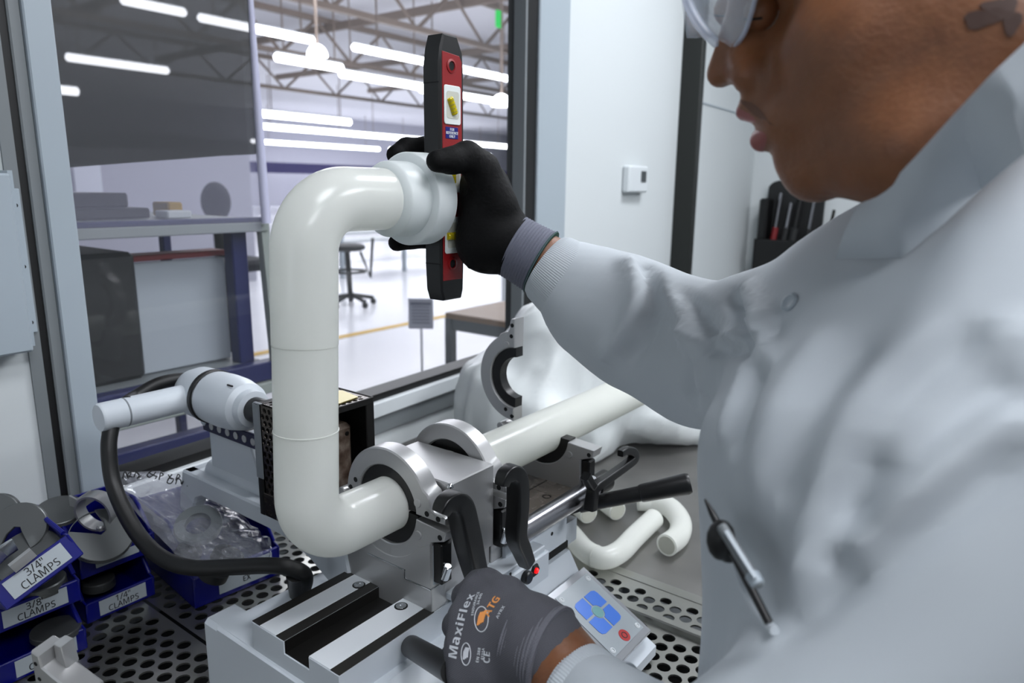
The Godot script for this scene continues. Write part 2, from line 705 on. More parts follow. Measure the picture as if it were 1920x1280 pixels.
	mat("purple_band", Color(0.20, 0.16, 0.42), 0.6)
	mat("card_grey", Color(0.62, 0.65, 0.68), 0.7)
	mat("dark_grey", Color(0.07, 0.075, 0.08), 0.6)
	mat("wood_top", Color(0.68, 0.56, 0.45), 0.5)
	mat("yellow_paint", Color(0.75, 0.60, 0.18), 0.5)
	mat("brick_red", Color(0.45, 0.08, 0.10), 0.6)
	mat("beige", Color(0.62, 0.56, 0.48), 0.7)
	mat("navy", Color(0.08, 0.09, 0.14), 0.8)
	mat("post_dark", Color(0.10, 0.11, 0.10), 0.45, 0.2)
	mat("post_mid", Color(0.26, 0.27, 0.25), 0.35, 0.4)
	mat("lab_floor", Color(0.45, 0.46, 0.47), 0.5)
	mat("paper_sign", Color(0.84, 0.85, 0.90), 0.7)
	mat("paper_ink", Color(0.5, 0.51, 0.6), 0.7)
	mat("screen_grey", Color(0.20, 0.22, 0.23), 0.3)

# ---------------------------------------------------------------- the window wall has a frame of its own: s along it, off = towards the bench room
const WU := Vector3(0.99847, 0, -0.0553)
const WN := Vector3(0.0553, 0, 0.99847)

func W(s: float, y: float, off := 0.0) -> Vector3:
	return Vector3(0, y, -0.571) + WU * s + WN * off

func wbox(m: MB, s0: float, s1: float, y0: float, y1: float, o0: float, o1: float, b := 0.0) -> MB:
	return m.box(W((s0 + s1) / 2, (y0 + y1) / 2, (o0 + o1) / 2), Vector3(absf(s1 - s0), absf(y1 - y0), absf(o1 - o0)), b, Basis(WU, Vector3.UP, WN))

func room() -> void:
	struct("floor", nb().bb(-2.3, 4.2, FLOORY - 0.1, FLOORY, -0.75, 3.3), M.lab_floor)
	struct("ceiling", nb().bb(-2.3, 4.3, 1.4, 1.5, -0.95, 3.3), M.wall_grey)
	struct("wall_back", nb().bb(-2.4, -2.2, FLOORY, 1.45, -0.6, 3.3), M.wall_grey)
	var ep := END_PANE
	struct("window_2", nb().bb(ep[0] - 0.012, ep[0], ep[1] - ep[4] / 2, ep[1] + ep[4] / 2, ep[2] - ep[3] / 2, ep[2] + ep[3] / 2), M.pane_glow)
	var wf := nb().bb(ep[0] - 0.02, ep[0] + 0.02, ep[1] - ep[4] / 2 - 0.05, ep[1] - ep[4] / 2, ep[2] - ep[3] / 2 - 0.05, ep[2] + ep[3] / 2 + 0.05, 0.004)
	wf.bb(ep[0] - 0.02, ep[0] + 0.02, ep[1] + ep[4] / 2, ep[1] + ep[4] / 2 + 0.05, ep[2] - ep[3] / 2 - 0.05, ep[2] + ep[3] / 2 + 0.05, 0.004)
	for zz in [ep[2] - ep[3] / 2 - 0.05, ep[2] + ep[3] / 2]:
		wf.bb(ep[0] - 0.02, ep[0] + 0.02, ep[1] - ep[4] / 2, ep[1] + ep[4] / 2, zz, zz + 0.05, 0.004)
	struct("trim_13", wf, M.frame_light)
	struct("wall_side", nb().bb(-2.3, 4.3, FLOORY, 1.45, 3.2, 3.35), M.wall_grey)
	struct("wall_end", nb().bb(4.0, 4.15, FLOORY, 1.45, -0.95, 3.3), M.wall_paint)
	# window wall: pieces round the opening
	var w := nb()
	wbox(w, -2.5, 0.385, FLOORY, 1.42, -0.12, 0)
	wbox(w, 0.385, 1.92, FLOORY, -0.535, -0.12, 0)
	wbox(w, 0.385, 1.92, 1.2, 1.42, -0.12, 0)
	wbox(w, 1.905, 4.2, FLOORY, 1.42, -0.12, 0)
	struct("wall_window", w, M.wall_paint)
	struct("trim_1", wbox(nb(), 0.402, 0.413, -0.6, 1.2, -0.08, 0.002), M.black_rubber)
	var g := wbox(nb(), 0.385, 0.402, -0.6, 1.2, -0.1, 0.004)
	wbox(g, 0.413, 0.430, -0.6, 1.2, -0.1, 0.006, 0.002)
	struct("trim_2", g, M.frame_grey)
	struct("trim_3", wbox(nb(), 0.430, 0.468, -0.62, 1.2, -0.06, 0.012, 0.002), M.frame_light)
	struct("trim_4", wbox(nb(), 1.69, 1.70, -0.47, 1.2, -0.034, 0.006, 0.001), M.frame_grey)
	struct("trim_5", wbox(nb(), 1.70, 1.755, -0.5, 1.2, -0.06, 0.004), M.black_rubber)
	struct("trim_6", wbox(nb(), 1.755, 1.925, -0.535, 1.2, -0.06, 0.012, 0.003), M.frame_light)
	var s := wbox(nb(), 0.468, 1.70, -0.490, -0.474, -0.05, 0.004)
	struct("trim_7", s, M.black_rubber)
	struct("trim_8", wbox(nb(), 0.468, 1.755, -0.527, -0.490, -0.06, 0.016, 0.003), M.white_paint)
	struct("trim_9", wbox(nb(), 0.468, 1.9, -0.57, -0.527, -0.02, 0.008, 0.002), M.frame_grey)
	struct("window_1", wbox(nb(), 0.468, 1.69, -0.476, 1.2, -0.038, -0.034), M.window_glass)
	# dark channel post on the wall, with its lighter web
	var p := wbox(nb(), 2.86, 2.905, FLOORY, 1.4, 0.0, 0.085, 0.004)
	wbox(p, 2.985, 3.03, FLOORY, 1.4, 0.0, 0.03, 0.004)
	struct("trim_10", p, M.post_dark)
	struct("trim_11", wbox(nb(), 2.905, 2.985, FLOORY, 1.4, 0.0, 0.05, 0.003), M.post_mid)
	struct("trim_12", wbox(nb(), 3.03, 4.0, 0.362, 0.368, 0.0, 0.004), M.frame_light)
	# electrical enclosure left of the window
	var o := W(0.37, -0.25)
	var eb := thing("wall_cabinet", "pale grey sheet-metal cabinet with a drilled side flange on the wall left of the window", "cabinet", o)
	part(eb, "door", wbox(nb(), 0.05, 0.376, -0.235, 0.008, 0.0, 0.045, 0.003), M.frame_light)
	var fl := wbox(nb(), 0.378, 0.384, -0.23, 0.012, 0.0, 0.03)
	wbox(fl, 0.384, 0.398, -0.215, -0.012, 0.006, 0.010, 0.001)
	part(eb, "flange", fl, M.frame_light)
	for y in [-0.035, -0.12, -0.2]:
		part(eb, "hole", nb().cyl(W(0.391, y, 0.0095), W(0.391, y, 0.0105), 0.0028, 12), M.dark_grey)
	# room lamps' fittings
	for q in ROOM_LAMPS:
		var L := thing("ceiling_panel", "flat white ceiling light panel above the " + ("worker's near shoulder" if q[1] == 0.95 else "floor behind the worker" if q[0] < 2.0 and q[0] > 0 else "floor at the bench's near end" if q[0] < 0 else "far end of the bench"), "ceiling light", Vector3(q[0], 1.38, q[1]))
		part(L, "frame", nb().bb(q[0] - q[2] / 2 - 0.03, q[0] + q[2] / 2 + 0.03, 1.382, 1.4, q[1] - q[3] / 2 - 0.03, q[1] + q[3] / 2 + 0.03, 0.003), M.white_paint)
		part(L, "diffuser", nb().bb(q[0] - q[2] / 2, q[0] + q[2] / 2, 1.378, 1.383, q[1] - q[3] / 2, q[1] + q[3] / 2), M.lamp_white)
	# thermostat
	var th := thing("thermostat", "small square white thermostat with a grey display on the white wall right of the window", "thermostat", W(2.43, -0.02))
	part(th, "body", wbox(nb(), 2.35, 2.515, -0.02, 0.076, 0.0, 0.03, 0.006), M.white_paint)
	part(th, "display", wbox(nb(), 2.45, 2.495, 0.018, 0.058, 0.03, 0.0315), M.screen_grey)
	# tool organiser on the end wall
	var tx := 3.86
	var tc := thing("tool_caddy", "black tool caddy with a rounded back plate on the far wall below the chin", "tool holder", Vector3(3.95, -0.45, -0.5))
	var back := PackedVector2Array()
	for a in 9: back.append(Vector2(-0.62 - 0.07 * sin(PI / 2 * a / 8.0), 0.0 + 0.045 * cos(PI / 2 * a / 8.0)))
	back.append_array(PackedVector2Array([Vector2(-0.69, -0.4), Vector2(-0.40, -0.4), Vector2(-0.40, -0.03)]))
	for a in 6: back.append(Vector2(-0.44 + 0.04 * cos(PI / 2 * a / 5.0), 0.005 + 0.04 * sin(PI / 2 * a / 5.0)))
	part(tc, "back_plate", nb().prism(back, Vector3(3.99, 0, 0), Vector3(0, 0, 1), Vector3.UP, Vector3(-0.03, 0, 0), 0.004), M.dark_grey)
	part(tc, "pouch", nb().bb(tx - 0.03, tx - 0.02, -0.48, -0.26, -0.7, -0.16, 0.004).bb(tx - 0.03, 3.99, -0.48, -0.26, -0.7, -0.692).bb(tx - 0.03, 3.99, -0.48, -0.26, -0.168, -0.16).bb(tx - 0.03, 3.99, -0.48, -0.47, -0.7, -0.16), M.black_plastic)
	part(tc, "side_pocket", nb().bb(tx, 3.97, -0.27, -0.05, -0.70, -0.655, 0.01), M.black_plastic)
	var tl := [[-0.63, -0.02, 0.010, "chrome"], [-0.575, -0.07, 0.012, "chrome"], [-0.53, -0.05, 0.016, "black_plastic"], [-0.46, -0.04, 0.008, "chrome"], [-0.36, -0.1, 0.008, "steel_dark"]]
	var names := ["long steel screwdriver standing leftmost in the black wall caddy", "steel pliers standing second from the left in the black wall caddy", "black-handled tool in the middle of the black wall caddy", "thin bright rod standing right of the middle in the black wall caddy", "thin dark rod standing rightmost in the black wall caddy"]
	for i in tl.size():
		var q = tl[i]
		var tt := thing(["screwdriver", "pliers", "hand_tool", "rod_tool", "rod_tool"][i], names[i], "tool", Vector3(tx + 0.05, -0.3, q[0]))
		part(tt, "shaft", nb().cyl(Vector3(tx + 0.05, -0.34, q[0]), Vector3(tx + 0.07, q[1], q[0] + 0.02), q[2], 10, 0.003), M[q[3]])
		part(tt, "handle", nb().cyl(Vector3(tx + 0.046, -0.32, q[0]), Vector3(tx + 0.056, -0.2, q[0] + 0.01), q[2] * 1.6, 12, 0.004), M.brick_red if i == 0 else M.dark_grey)

func factory() -> void:
	struct("floor_factory", nb().bb(-16, 70, FLOORY - 0.12, FLOORY, -42, -0.75), M.factory_floor)
	struct("ceiling_factory", nb().bb(-16, 70, 4.6, 4.75, -42, -0.7), M.factory_ceiling)
	struct("wall_far", nb().bb(-16, 70, FLOORY, 4.7, -41.9, -41.6), M.factory_wall)
	struct("wall_left", nb().bb(-16.2, -15.9, FLOORY, 4.7, -42, -0.7), M.factory_wall)
	struct("wall_right", nb().bb(69.8, 70.1, FLOORY, 4.7, -42, -0.7), M.factory_wall)
	# outer face above and beside the bench room
	var nw := nb().bb(-16, -2.25, FLOORY, 4.7, -0.75, -0.6)
	nw.bb(4.1, 70, FLOORY, 4.7, -0.95, -0.8)
	nw.bb(-2.4, 4.3, 1.4, 4.7, -0.95, -0.8)
	struct("wall_near", nw, M.wall_paint)
	# tubes: [px0, py0, px1, py1, height]
	var lamps := [[225, 0, 350, 24, 2.4], [370, 33, 590, 76, 2.4], [118, 108, 322, 132, 2.4], [60, 161, 140, 173, 2.4], [520, 106, 638, 129, 2.4], [642, 137, 790, 164, 2.4],
		[675, 86, 955, 152, 2.4], [800, 166, 950, 196, 2.4], [482, 213, 662, 229, 2.4], [482, 236, 655, 250, 2.4], [660, 250, 957, 276, 2.4], [482, 264, 700, 280, 2.4], [705, 280, 945, 291, 2.4]]
	var where := ["cut off by the top edge of the picture", "running to the dome lamp from the left", "across the middle of the dark film", "lowest on the dark film, beside the window post", "starting below the dome lamp", "continuing the row right of the dome lamp", "highest of those behind the spirit level's top", "right of the level, ending beside the window frame", "topmost of the low rows left of the level", "second from the top of the low left rows", "upper of the two low rows right of the level", "lowest of the low rows left of the level", "lower of the two low rows right of the level"]
	for i in lamps.size():
		var q = lamps[i]
		var a := on(q[0], q[1], 1, q[4])
		var b := on(q[2], q[3], 1, q[4])
		var z := (a.z + b.z) / 2.0
		var w := 0.062 * (1.0 if z > -12 else 1.3 if z > -18 else 1.9)
		var c := Vector3((a.x + b.x) / 2, q[4], z)
		var L := thing("tube_lamp", "long glowing tube lamp " + where[i], "ceiling lamp", c, "factory tube lamps")
		part(L, "tube", nb().tube(PackedVector3Array([Vector3(a.x, q[4], z), Vector3(a.x + 0.04, q[4], z), Vector3(b.x - 0.04, q[4], z), Vector3(b.x, q[4], z)]), [w * 0.6, w, w, w * 0.6], 12), M.lamp_white)
		part(L, "housing", nb().bb(a.x, b.x, q[4] + w * 0.9, q[4] + w * 1.5, z - w * 0.4, z + w * 0.4, 0.01), M.white_paint)
		for e in [0.12, 0.88]:
			var x := lerpf(a.x, b.x, e)
			part(L, "hanger", nb().bb(x - 0.012, x + 0.012, q[4] + w, 4.6, z - 0.012, z + 0.012), M.truss_steel)
		area_light("tube_lamp_light", Vector3(c.x, q[4] - w - 0.03, z), Vector2(b.x - a.x, 2 * w), LAMP_E * (b.x - a.x) * 2 * w, Color(0.96, 0.97, 1.0))
	# the rows nearest the window hang above the frame
	for i in 3:
		var c := Vector3(5.0 + 3.0 * i, 2.4, -5.2)
		var L := thing("tube_lamp", "%s long glowing tube lamp from the left in the row nearest the window" % ["first", "second", "third"][i], "ceiling lamp", c, "tube lamps nearest the window")
		part(L, "tube", nb().tube(PackedVector3Array([c - EX * 1.2, c - EX * 1.16, c + EX * 1.16, c + EX * 1.2]), [0.05, 0.085, 0.085, 0.05], 12), M.lamp_white)
		part(L, "housing", nb().bb(c.x - 1.2, c.x + 1.2, 2.47, 2.53, c.z - 0.085, c.z + 0.085, 0.02), M.white_paint)
		for e in [-0.9, 0.9]:
			part(L, "hanger", nb().bb(c.x + e - 0.012, c.x + e + 0.012, 2.5, 4.6, c.z - 0.012, c.z + 0.012), M.truss_steel)
		area_light("tube_lamp_light", c - EY * 0.12, Vector2(2.4, 0.17), 8.0, Color(0.96, 0.97, 1.0))
	for q in [[595, 92, 7.0, "hanging in front of the roof trusses, left of the spirit level"], [940, 185, 11.0, "hanging beside the window frame, right of the spirit level"]]:
		var c := pt(q[0], q[1] + 14, q[2])
		var r: float = 19.0 * q[2] / FPX
		var L := thing("dome_lamp", "glowing white dome lamp " + q[3], "pendant lamp", c, "factory dome lamps")
		var pr := []
		for k in 9: pr.append([r * cos(PI / 2 * k / 8.0), r * 1.15 * sin(PI / 2 * k / 8.0)])
		part(L, "shade", nb().lathe(pr, c, Vector3.UP, 24), M.lamp_white)
		part(L, "stem", nb().cyl(c + Vector3(0, r * 1.1, 0), Vector3(c.x, 4.6, c.z), 0.015, 8), M.truss_steel)
	# roof trusses
	for k in 4:
		var z: float = [-7.5, -11.5, -16.5, -23.0][k]
		var T := thing("roof_truss", ["nearest brown steel lattice truss under the factory roof", "second brown steel lattice truss under the factory roof", "third brown steel lattice truss under the factory roof", "farthest brown steel lattice truss under the factory roof"][k], "truss", Vector3(12, 3.4, z))
		var top := nb()
		var bot := nb()
		var x0 := -2.0
		var n := 18
		var dx := 2.4
		top.bb(x0, x0 + n * dx, 4.35, 4.5, z - 0.07, z + 0.07)
		part(T, "top_chord", top, M.truss_steel)
		part(T, "bottom_chord", bot.bb(x0, x0 + n * dx, 3.35, 3.47, z - 0.06, z + 0.06), M.truss_steel)
		for i in n:
			var a := Vector3(x0 + i * dx, 3.4, z)
			part(T, "diagonal", nb().tube(PackedVector3Array([a, a + Vector3(dx / 2, 1.0, 0)]), 0.05, 4), M.truss_steel)
			part(T, "diagonal", nb().tube(PackedVector3Array([a + Vector3(dx / 2, 1.0, 0), a + Vector3(dx, 0, 0)]), 0.05, 4), M.truss_steel)
	for i in 6:
		var x := 4.0 + i * 5.0
		single("roof_purlin", nb().bb(x - 0.06, x + 0.06, 4.15, 4.35, -26, -4), M.truss_steel, ["first", "second", "third", "fourth", "fifth", "sixth"][i] + " brown purlin beam from the left under the factory roof", "beam", Vector3(x, 4.15, -12), "roof purlins")
	# green exit sign, red box
	var xs := pt(936, 36, 13.0)
	var xt := thing("exit_sign", "green glowing sign hanging high in the factory beside the window frame", "sign", xs)
	part(xt, "face", nb().box(xs, Vector3(0.2, 0.3, 0.05), 0.02), M.sign_green)
	part(xt, "hanger", nb().cyl(xs + Vector3(0, 0.14, 0), Vector3(xs.x, 4.6, xs.z), 0.012, 8), M.truss_steel)
	var rx := pt(946, 350, 8.0)
	var rt := thing("red_box", "small red box on a slim post between the black glove and the window frame", "box", Vector3(rx.x, FLOORY, rx.z))
	part(rt, "box", nb().box(rx, Vector3(0.22, 0.26, 0.15), 0.02), M.brick_red)
	part(rt, "post", nb().cyl(Vector3(rx.x, FLOORY, rx.z), rx, 0.02, 10), M.white_paint)
	single("purple_beam", nb().bb(4, 60, 0.55, 1.15, -36.2, -36.0), M.purple_band, "long purple band along the far factory wall under the lamps", "beam", Vector3(30, 0.55, -36))
	# hanging tinted film and hazy vinyl sheet beyond the window, with a pale edge
	var fx := 1.075
	var fz := -1.02
	var fm := thing("film_screen", "hanging screen of dark tinted film with a hazy clear lower half behind the window", "screen", Vector3(0.6, -0.1, fz))
	var rows := []
	for j in 9:
		var row := []
		for i in 15:
			var x := lerpf(-0.3, fx, i / 14.0)
			row.append(Vector3(x, lerpf(1.5, lerpf(0.015, 0.068, clampf((x - 0.55) / 0.5, 0, 1)), j / 8.0), fz + 0.006 * sin(x * 23.0) + 0.004 * sin(j * 1.3)))
		rows.append(row)
	part(fm, "tinted_film", nb().sheet(rows), M.tinted_film)
	rows = []
	for j in 7:
		var row := []
		for i in 15:
			var x := lerpf(-0.3, fx, i / 14.0)
			row.append(Vector3(x, lerpf(0.10, -0.12, j / 6.0), fz - 0.004 + 0.006 * sin(x * 23.0)))
		rows.append(row)
	part(fm, "clear_vinyl", nb().sheet(rows), M.hazy_vinyl)
	part(fm, "edge_strip", nb().tube(PackedVector3Array([Vector3(fx, 1.5, fz), Vector3(fx + 0.002, 0.5, fz), Vector3(fx + 0.006, 0.1, fz), Vector3(fx + 0.01, -0.10, fz)]), [0.006, 0.007, 0.011, 0.012], 10), M.vinyl_edge)
	# blue and pale rack close behind the window
	var rz := -1.06
	var R := thing("steel_rack", "blue and pale grey steel rack just behind the window, left of the white pipe", "rack", Vector3(0.8, FLOORY, rz - 0.2))
	part(R, "top_beam", nb().bb(0.1, 1.105, -0.122, -0.098, rz - 0.02, rz + 0.02, 0.003), M.rack_pale)
	part(R, "top_lip", nb().bb(0.1, 1.09, -0.098, -0.086, rz - 0.025, rz + 0.016, 0.002), M.rack_blue)
	part(R, "top_shelf", nb().bb(0.1, 1.07, -0.094, -0.088, rz - 0.5, rz - 0.03), M.rack_pale)
	part(R, "blue_post", nb().bb(1.023, 1.066, FLOORY, -0.122, rz - 0.06, rz - 0.02, 0.003), M.rack_blue)
	part(R, "pale_post", nb().tube(PackedVector3Array([Vector3(1.10, -0.10, rz), Vector3(1.105, -0.5, rz + 0.02), Vector3(1.11, FLOORY, rz + 0.04)]), 0.014, 8, 1.0, Vector3.RIGHT, true), M.rack_pale)
	part(R, "rear_post", nb().bb(1.09, 1.115, FLOORY, -0.1, rz - 0.52, rz - 0.49, 0.003), M.rack_blue)
	part(R, "lower_blue_beam", nb().bb(0.1, 1.11, -0.512, -0.462, rz - 0.02, rz + 0.02, 0.003), M.rack_blue)
	part(R, "lower_pale_beam", nb().bb(0.1, 1.11, -0.545, -0.514, rz - 0.02, rz + 0.03, 0.003), M.rack_pale)
	part(R, "lower_shelf", nb().bb(0.1, 1.08, -0.47, -0.462, rz - 0.5, rz - 0.02), M.frame_grey)
	part(R, "bottom_beam", nb().bb(0.1, 1.08, -0.66, -0.60, rz - 0.02, rz + 0.02, 0.003), M.rack_blue)
	single("grey_board", nb().box(Vector3(0.922, -0.325, rz - 0.1), Vector3(0.235, 0.27, 0.03), 0.004), M.card_grey, "pale grey board standing on the rack's lower shelf behind the window", "board", Vector3(0.92, -0.46, rz - 0.1))
	var mb := nb().bb(0.3, 0.80, -0.46, -0.16, rz - 0.42, rz - 0.06, 0.01)
	single("dark_crate", mb, M.dark_grey, "dark grey crate on the rack's lower shelf, left of the pale board", "crate", Vector3(0.55, -0.46, rz - 0.2))
	single("red_bar", nb().bb(0.805, 1.05, -0.187, -0.172, rz - 0.16, rz - 0.09, 0.003), M.brick_red, "thin dull red bar lying above the pale board on the rack", "bar", Vector3(0.86, -0.16, rz - 0.12))
	var bx := thing("black_case", "low black equipment case standing on top of the steel rack", "case", Vector3(0.78, -0.088, rz - 0.2))
	part(bx, "body", nb().bb(0.665, 0.865, -0.086, -0.062, rz - 0.3, rz - 0.1, 0.004), M.dark_grey)
	part(bx, "lid", nb().bb(0.672, 0.845, -0.062, -0.028, rz - 0.3, rz - 0.16, 0.004), M.black_plastic)
	single("yellow_box", nb().bb(0.92, 0.958, -0.086, -0.05, rz - 0.2, rz - 0.12, 0.004), M.yellow_paint, "small yellow box on top of the steel rack right of the black case", "box", Vector3(0.94, -0.086, rz - 0.16))
	single("white_box", nb().bb(0.875, 0.935, -0.086, -0.068, rz - 0.1, rz - 0.04, 0.003), M.white_paint, "flat white box on top of the steel rack in front of the yellow box", "box", Vector3(0.9, -0.086, rz - 0.07))
	single("wall_notice", nb().box(pt(165, 335, 9.0), Vector3(0.32, 0.36, 0.02)), M.paper_sign, "pale paper notice seen above the black case through the hazy vinyl", "notice", pt(165, 360, 9.0))
	# grey partition behind the rack on which the notice hangs
	struct("partition_grey", nb().bb(-3.0, 6.6, FLOORY, 0.42, -9.6, -9.45), M.factory_wall)
	var ch := thing("work_chair", "dark blue rounded chair back seen behind the rack through the vinyl", "chair", Vector3(4.7, FLOORY, -5.6))
	var cc := pt(405, 378, 5.2)
	ch.position = Vector3(cc.x, 0, cc.z)
	part(ch, "backrest", nb().ball(cc, 0.13, 20, Vector3(0.9, 1.1, 0.4)), M.navy)
	part(ch, "column", nb().cyl(Vector3(cc.x, FLOORY, cc.z + 0.05), cc, 0.04, 12), M.dark_grey)
	part(ch, "seat", nb().bb(cc.x - 0.22, cc.x + 0.22, -0.62, -0.54, cc.z - 0.02, cc.z + 0.42, 0.03), M.navy)
	part(ch, "foot", nb().lathe([[0.3, 0], [0.3, 0.03], [0.04, 0.08]], Vector3(cc.x, FLOORY, cc.z + 0.05), Vector3.UP, 16), M.dark_grey)
	# stool base with castors
	var sc := on(658, 572, 1, FLOORY)
	var S := thing("rolling_stool", "dark rolling stool on castors out on the white factory floor", "stool", sc)
	part(S, "seat", nb().lathe([[0.2, 0], [0.24, 0.02], [0.24, 0.06], [0.2, 0.08]], sc + Vector3(-0.05, 0.70, 0), Vector3.UP, 24), M.dark_grey)
	part(S, "column", nb().cyl(sc + Vector3(0, 0.1, 0), sc + Vector3(-0.03, 0.7, 0), 0.035, 12), M.black_plastic)
	part(S, "foot_ring", nb().lathe([[0.19, 0], [0.21, 0.0], [0.21, 0.03], [0.19, 0.03]], sc + Vector3(0, 0.42, 0), Vector3.UP, 24, true), M.dark_grey)
	for k in 5:
		var d := Vector3(cos(TAU * k / 5.0 + 0.4), 0, sin(TAU * k / 5.0 + 0.4))
		part(S, "leg", nb().tube(PackedVector3Array([sc + Vector3(0, 0.14, 0), sc + d * 0.3 + Vector3(0, 0.08, 0)]), 0.025, 8), M.black_plastic)
		part(S, "castor", nb().cyl(sc + d * 0.3 + Vector3(-0.02, 0.035, 0), sc + d * 0.3 + Vector3(0.02, 0.035, 0), 0.035, 12), M.black_plastic)
	part(S, "backrest_stem", nb().tube(PackedVector3Array([sc + Vector3(0.1, 0.68, 0.1), sc + Vector3(0.2, 0.35, 0.16), sc + Vector3(0.24, 0.85, 0.18)]), 0.02, 8), M.black_plastic)
	# notice on a slim stand, wood-topped table
	var nc := pt(789, 588, 4.9)
	var N := thing("notice_stand", "pale printed notice on a slim stand beyond the window, below the spirit level", "sign", Vector3(nc.x, FLOORY, nc.z))
	var nr := Vector3(CR.x, 0, CR.z).normalized()
	var nq := Basis(nr, Vector3.UP, nr.cross(Vector3.UP))
	part(N, "sheet", nb().box(nc, Vector3(0.17, 0.21, 0.006), 0, nq), M.paper_sign)
	for k in 7:
		part(N, "print_line", nb().box(nc + Vector3(0, 0.07 - 0.022 * k, 0) + nq.z * 0.0045, Vector3(0.12 if k else 0.14, 0.007 if k else 0.018, 0.001), 0, nq), M.paper_ink)
	part(N, "pole", nb().cyl(Vector3(nc.x, FLOORY, nc.z) - nq.z * 0.02, nc - nq.z * 0.02, 0.008, 8), M.white_paint)
	part(N, "foot", nb().lathe([[0.12, 0], [0.12, 0.01], [0.01, 0.02]], Vector3(nc.x, FLOORY, nc.z) - nq.z * 0.02, Vector3.UP, 20), M.white_paint)
	var wt := thing("wood_table", "table with a pale wood top and grey steel legs beside the window frame", "table", Vector3(4.1, FLOORY, -3.0))
	var ta := on(834, 596, 1, -0.80)
	part(wt, "tabletop", nb().bb(ta.x, ta.x + 1.6, -0.80, -0.765, ta.z, ta.z + 0.9, 0.005), M.wood_top)
	part(wt, "apron", nb().bb(ta.x + 0.01, ta.x + 0.03, -0.87, -0.80, ta.z + 0.05, ta.z + 0.85), M.frame_grey)
	for q in [[0.0, 0.0], [0.0, 0.85], [1.55, 0.0], [1.55, 0.85]]:
		part(wt, "leg", nb().bb(ta.x + q[0], ta.x + q[0] + 0.05, FLOORY, -0.8, ta.z + q[1], ta.z + q[1] + 0.05), M.frame_grey)
	struct("floor_line", nb().bb(3.5, 8.0, FLOORY, FLOORY + 0.004, -5.12, -5.0), M.yellow_paint)
	# white counters and a striped dark post far out
	for q in [[640, 790, 436, 11.5, "far white counter seen under the pipe's upper elbow"], [640, 960, 452, 13.5, "second white counter behind the black glove"]]:
		var a := pt(q[0], q[2], q[3])
		var b := pt(q[1], q[2], q[3] + 1.0)
		var k := thing("white_counter", q[4], "counter", Vector3(a.x, FLOORY, a.z))
		part(k, "top", nb().bb(a.x, b.x, a.y - 0.05, a.y, a.z - 0.7, a.z, 0.01), M.white_paint)
		for e in [0.03, 0.97]:
			var x := lerpf(a.x, b.x, e)
			part(k, "leg", nb().bb(x - 0.03, x + 0.03, FLOORY, a.y - 0.05, a.z - 0.1, a.z - 0.04), M.frame_light)

const LAMP_E := 9.0

# ---------------------------------------------------------------- bench
func bench() -> void:
	var B := thing("workbench", "grey metal workbench whose top is perforated with rows of round holes", "workbench", Vector3(0.7, FLOORY, -0.1))
	var zb := -0.585
	var zf := 0.345
	part(B, "plain_top", nb().bb(0.978, 2.3, TBL - 0.03, TBL, zb - 0.08, zf, 0.002), M.table_steel)
	var X := Vector3(1, 0, 0)
	var Z := Vector3(0, 0, -1)
	part(B, "perforated_panel", nb().perf(Vector3(0.882, TBL, zf), X, Z, 0.078, zf - zb, 0.025, 0.0092, 0.0025), M.table_perforated)
	part(B, "perforated_panel", nb().perf(Vector3(0.45, TBL, zf), X, Z, 0.422, zf - zb, 0.025, 0.0092, 0.0025), M.table_perforated)
	part(B, "perforated_panel", nb().perf(Vector3(0.10, TBL, zf), X, Z, 0.345, zf - zb, 0.025, 0.0092, 0.0025), M.table_perforated)
	part(B, "panel_border", nb().bb(0.958, 0.98, TBL - 0.02, TBL + 0.001, zb, zf, 0.001), M.table_perforated)
	part(B, "panel_lip", nb().bb(0.868, 0.883, TBL - 0.02, TBL + 0.010, zb, zf, 0.002), M.table_perforated)
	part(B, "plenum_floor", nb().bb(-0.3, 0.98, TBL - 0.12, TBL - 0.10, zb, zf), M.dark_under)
	part(B, "end_panel", nb().bb(-0.3, 0.1, TBL - 0.03, TBL, zb, zf, 0.002), M.table_perforated)
	part(B, "front_rail", nb().bb(-0.3, 2.3, TBL - 0.12, TBL - 0.03, zf - 0.02, zf, 0.003), M.frame_grey)
	part(B, "back_rail", nb().bb(-0.3, 2.3, TBL - 0.12, TBL - 0.03, zb, zb + 0.02, 0.003), M.frame_grey)
	for x in [-0.25, 2.25]:
		for z in [zb + 0.05, zf - 0.06]:
			part(B, "leg", nb().bb(x - 0.025, x + 0.025, FLOORY, TBL - 0.03, z - 0.025, z + 0.025, 0.003), M.frame_grey)

# ---------------------------------------------------------------- the welding machine. Its pipe axis: z = 0, height AX
const AX := -0.36
const EZ := Vector3(0, 0, 1)
const EX := Vector3(1, 0, 0)
const EY := Vector3(0, 1, 0)

func arc(r: float, a0: float, a1: float, n: int, c := Vector2.ZERO) -> PackedVector2Array:
	var p := PackedVector2Array()
	for i in n + 1:
		var a := deg_to_rad(lerpf(a0, a1, float(i) / n))
		p.append(c + Vector2(cos(a), sin(a)) * r)
	return p

func upper_poly() -> PackedVector2Array:
	var u := arc(0.047, 2, 178, 30)
	u.append(Vector2(-0.067, 0.002))
	u.append_array(arc(0.068, 176, 29, 30))
	u.append_array(PackedVector2Array([Vector2(0.0655, 0.0295), Vector2(0.0685, 0.0235), Vector2(0.0705, 0.015), Vector2(0.0745, 0.0115), Vector2(0.0855, 0.0108), Vector2(0.0905, 0.0085), Vector2(0.0919, 0.0015)]))
	return u

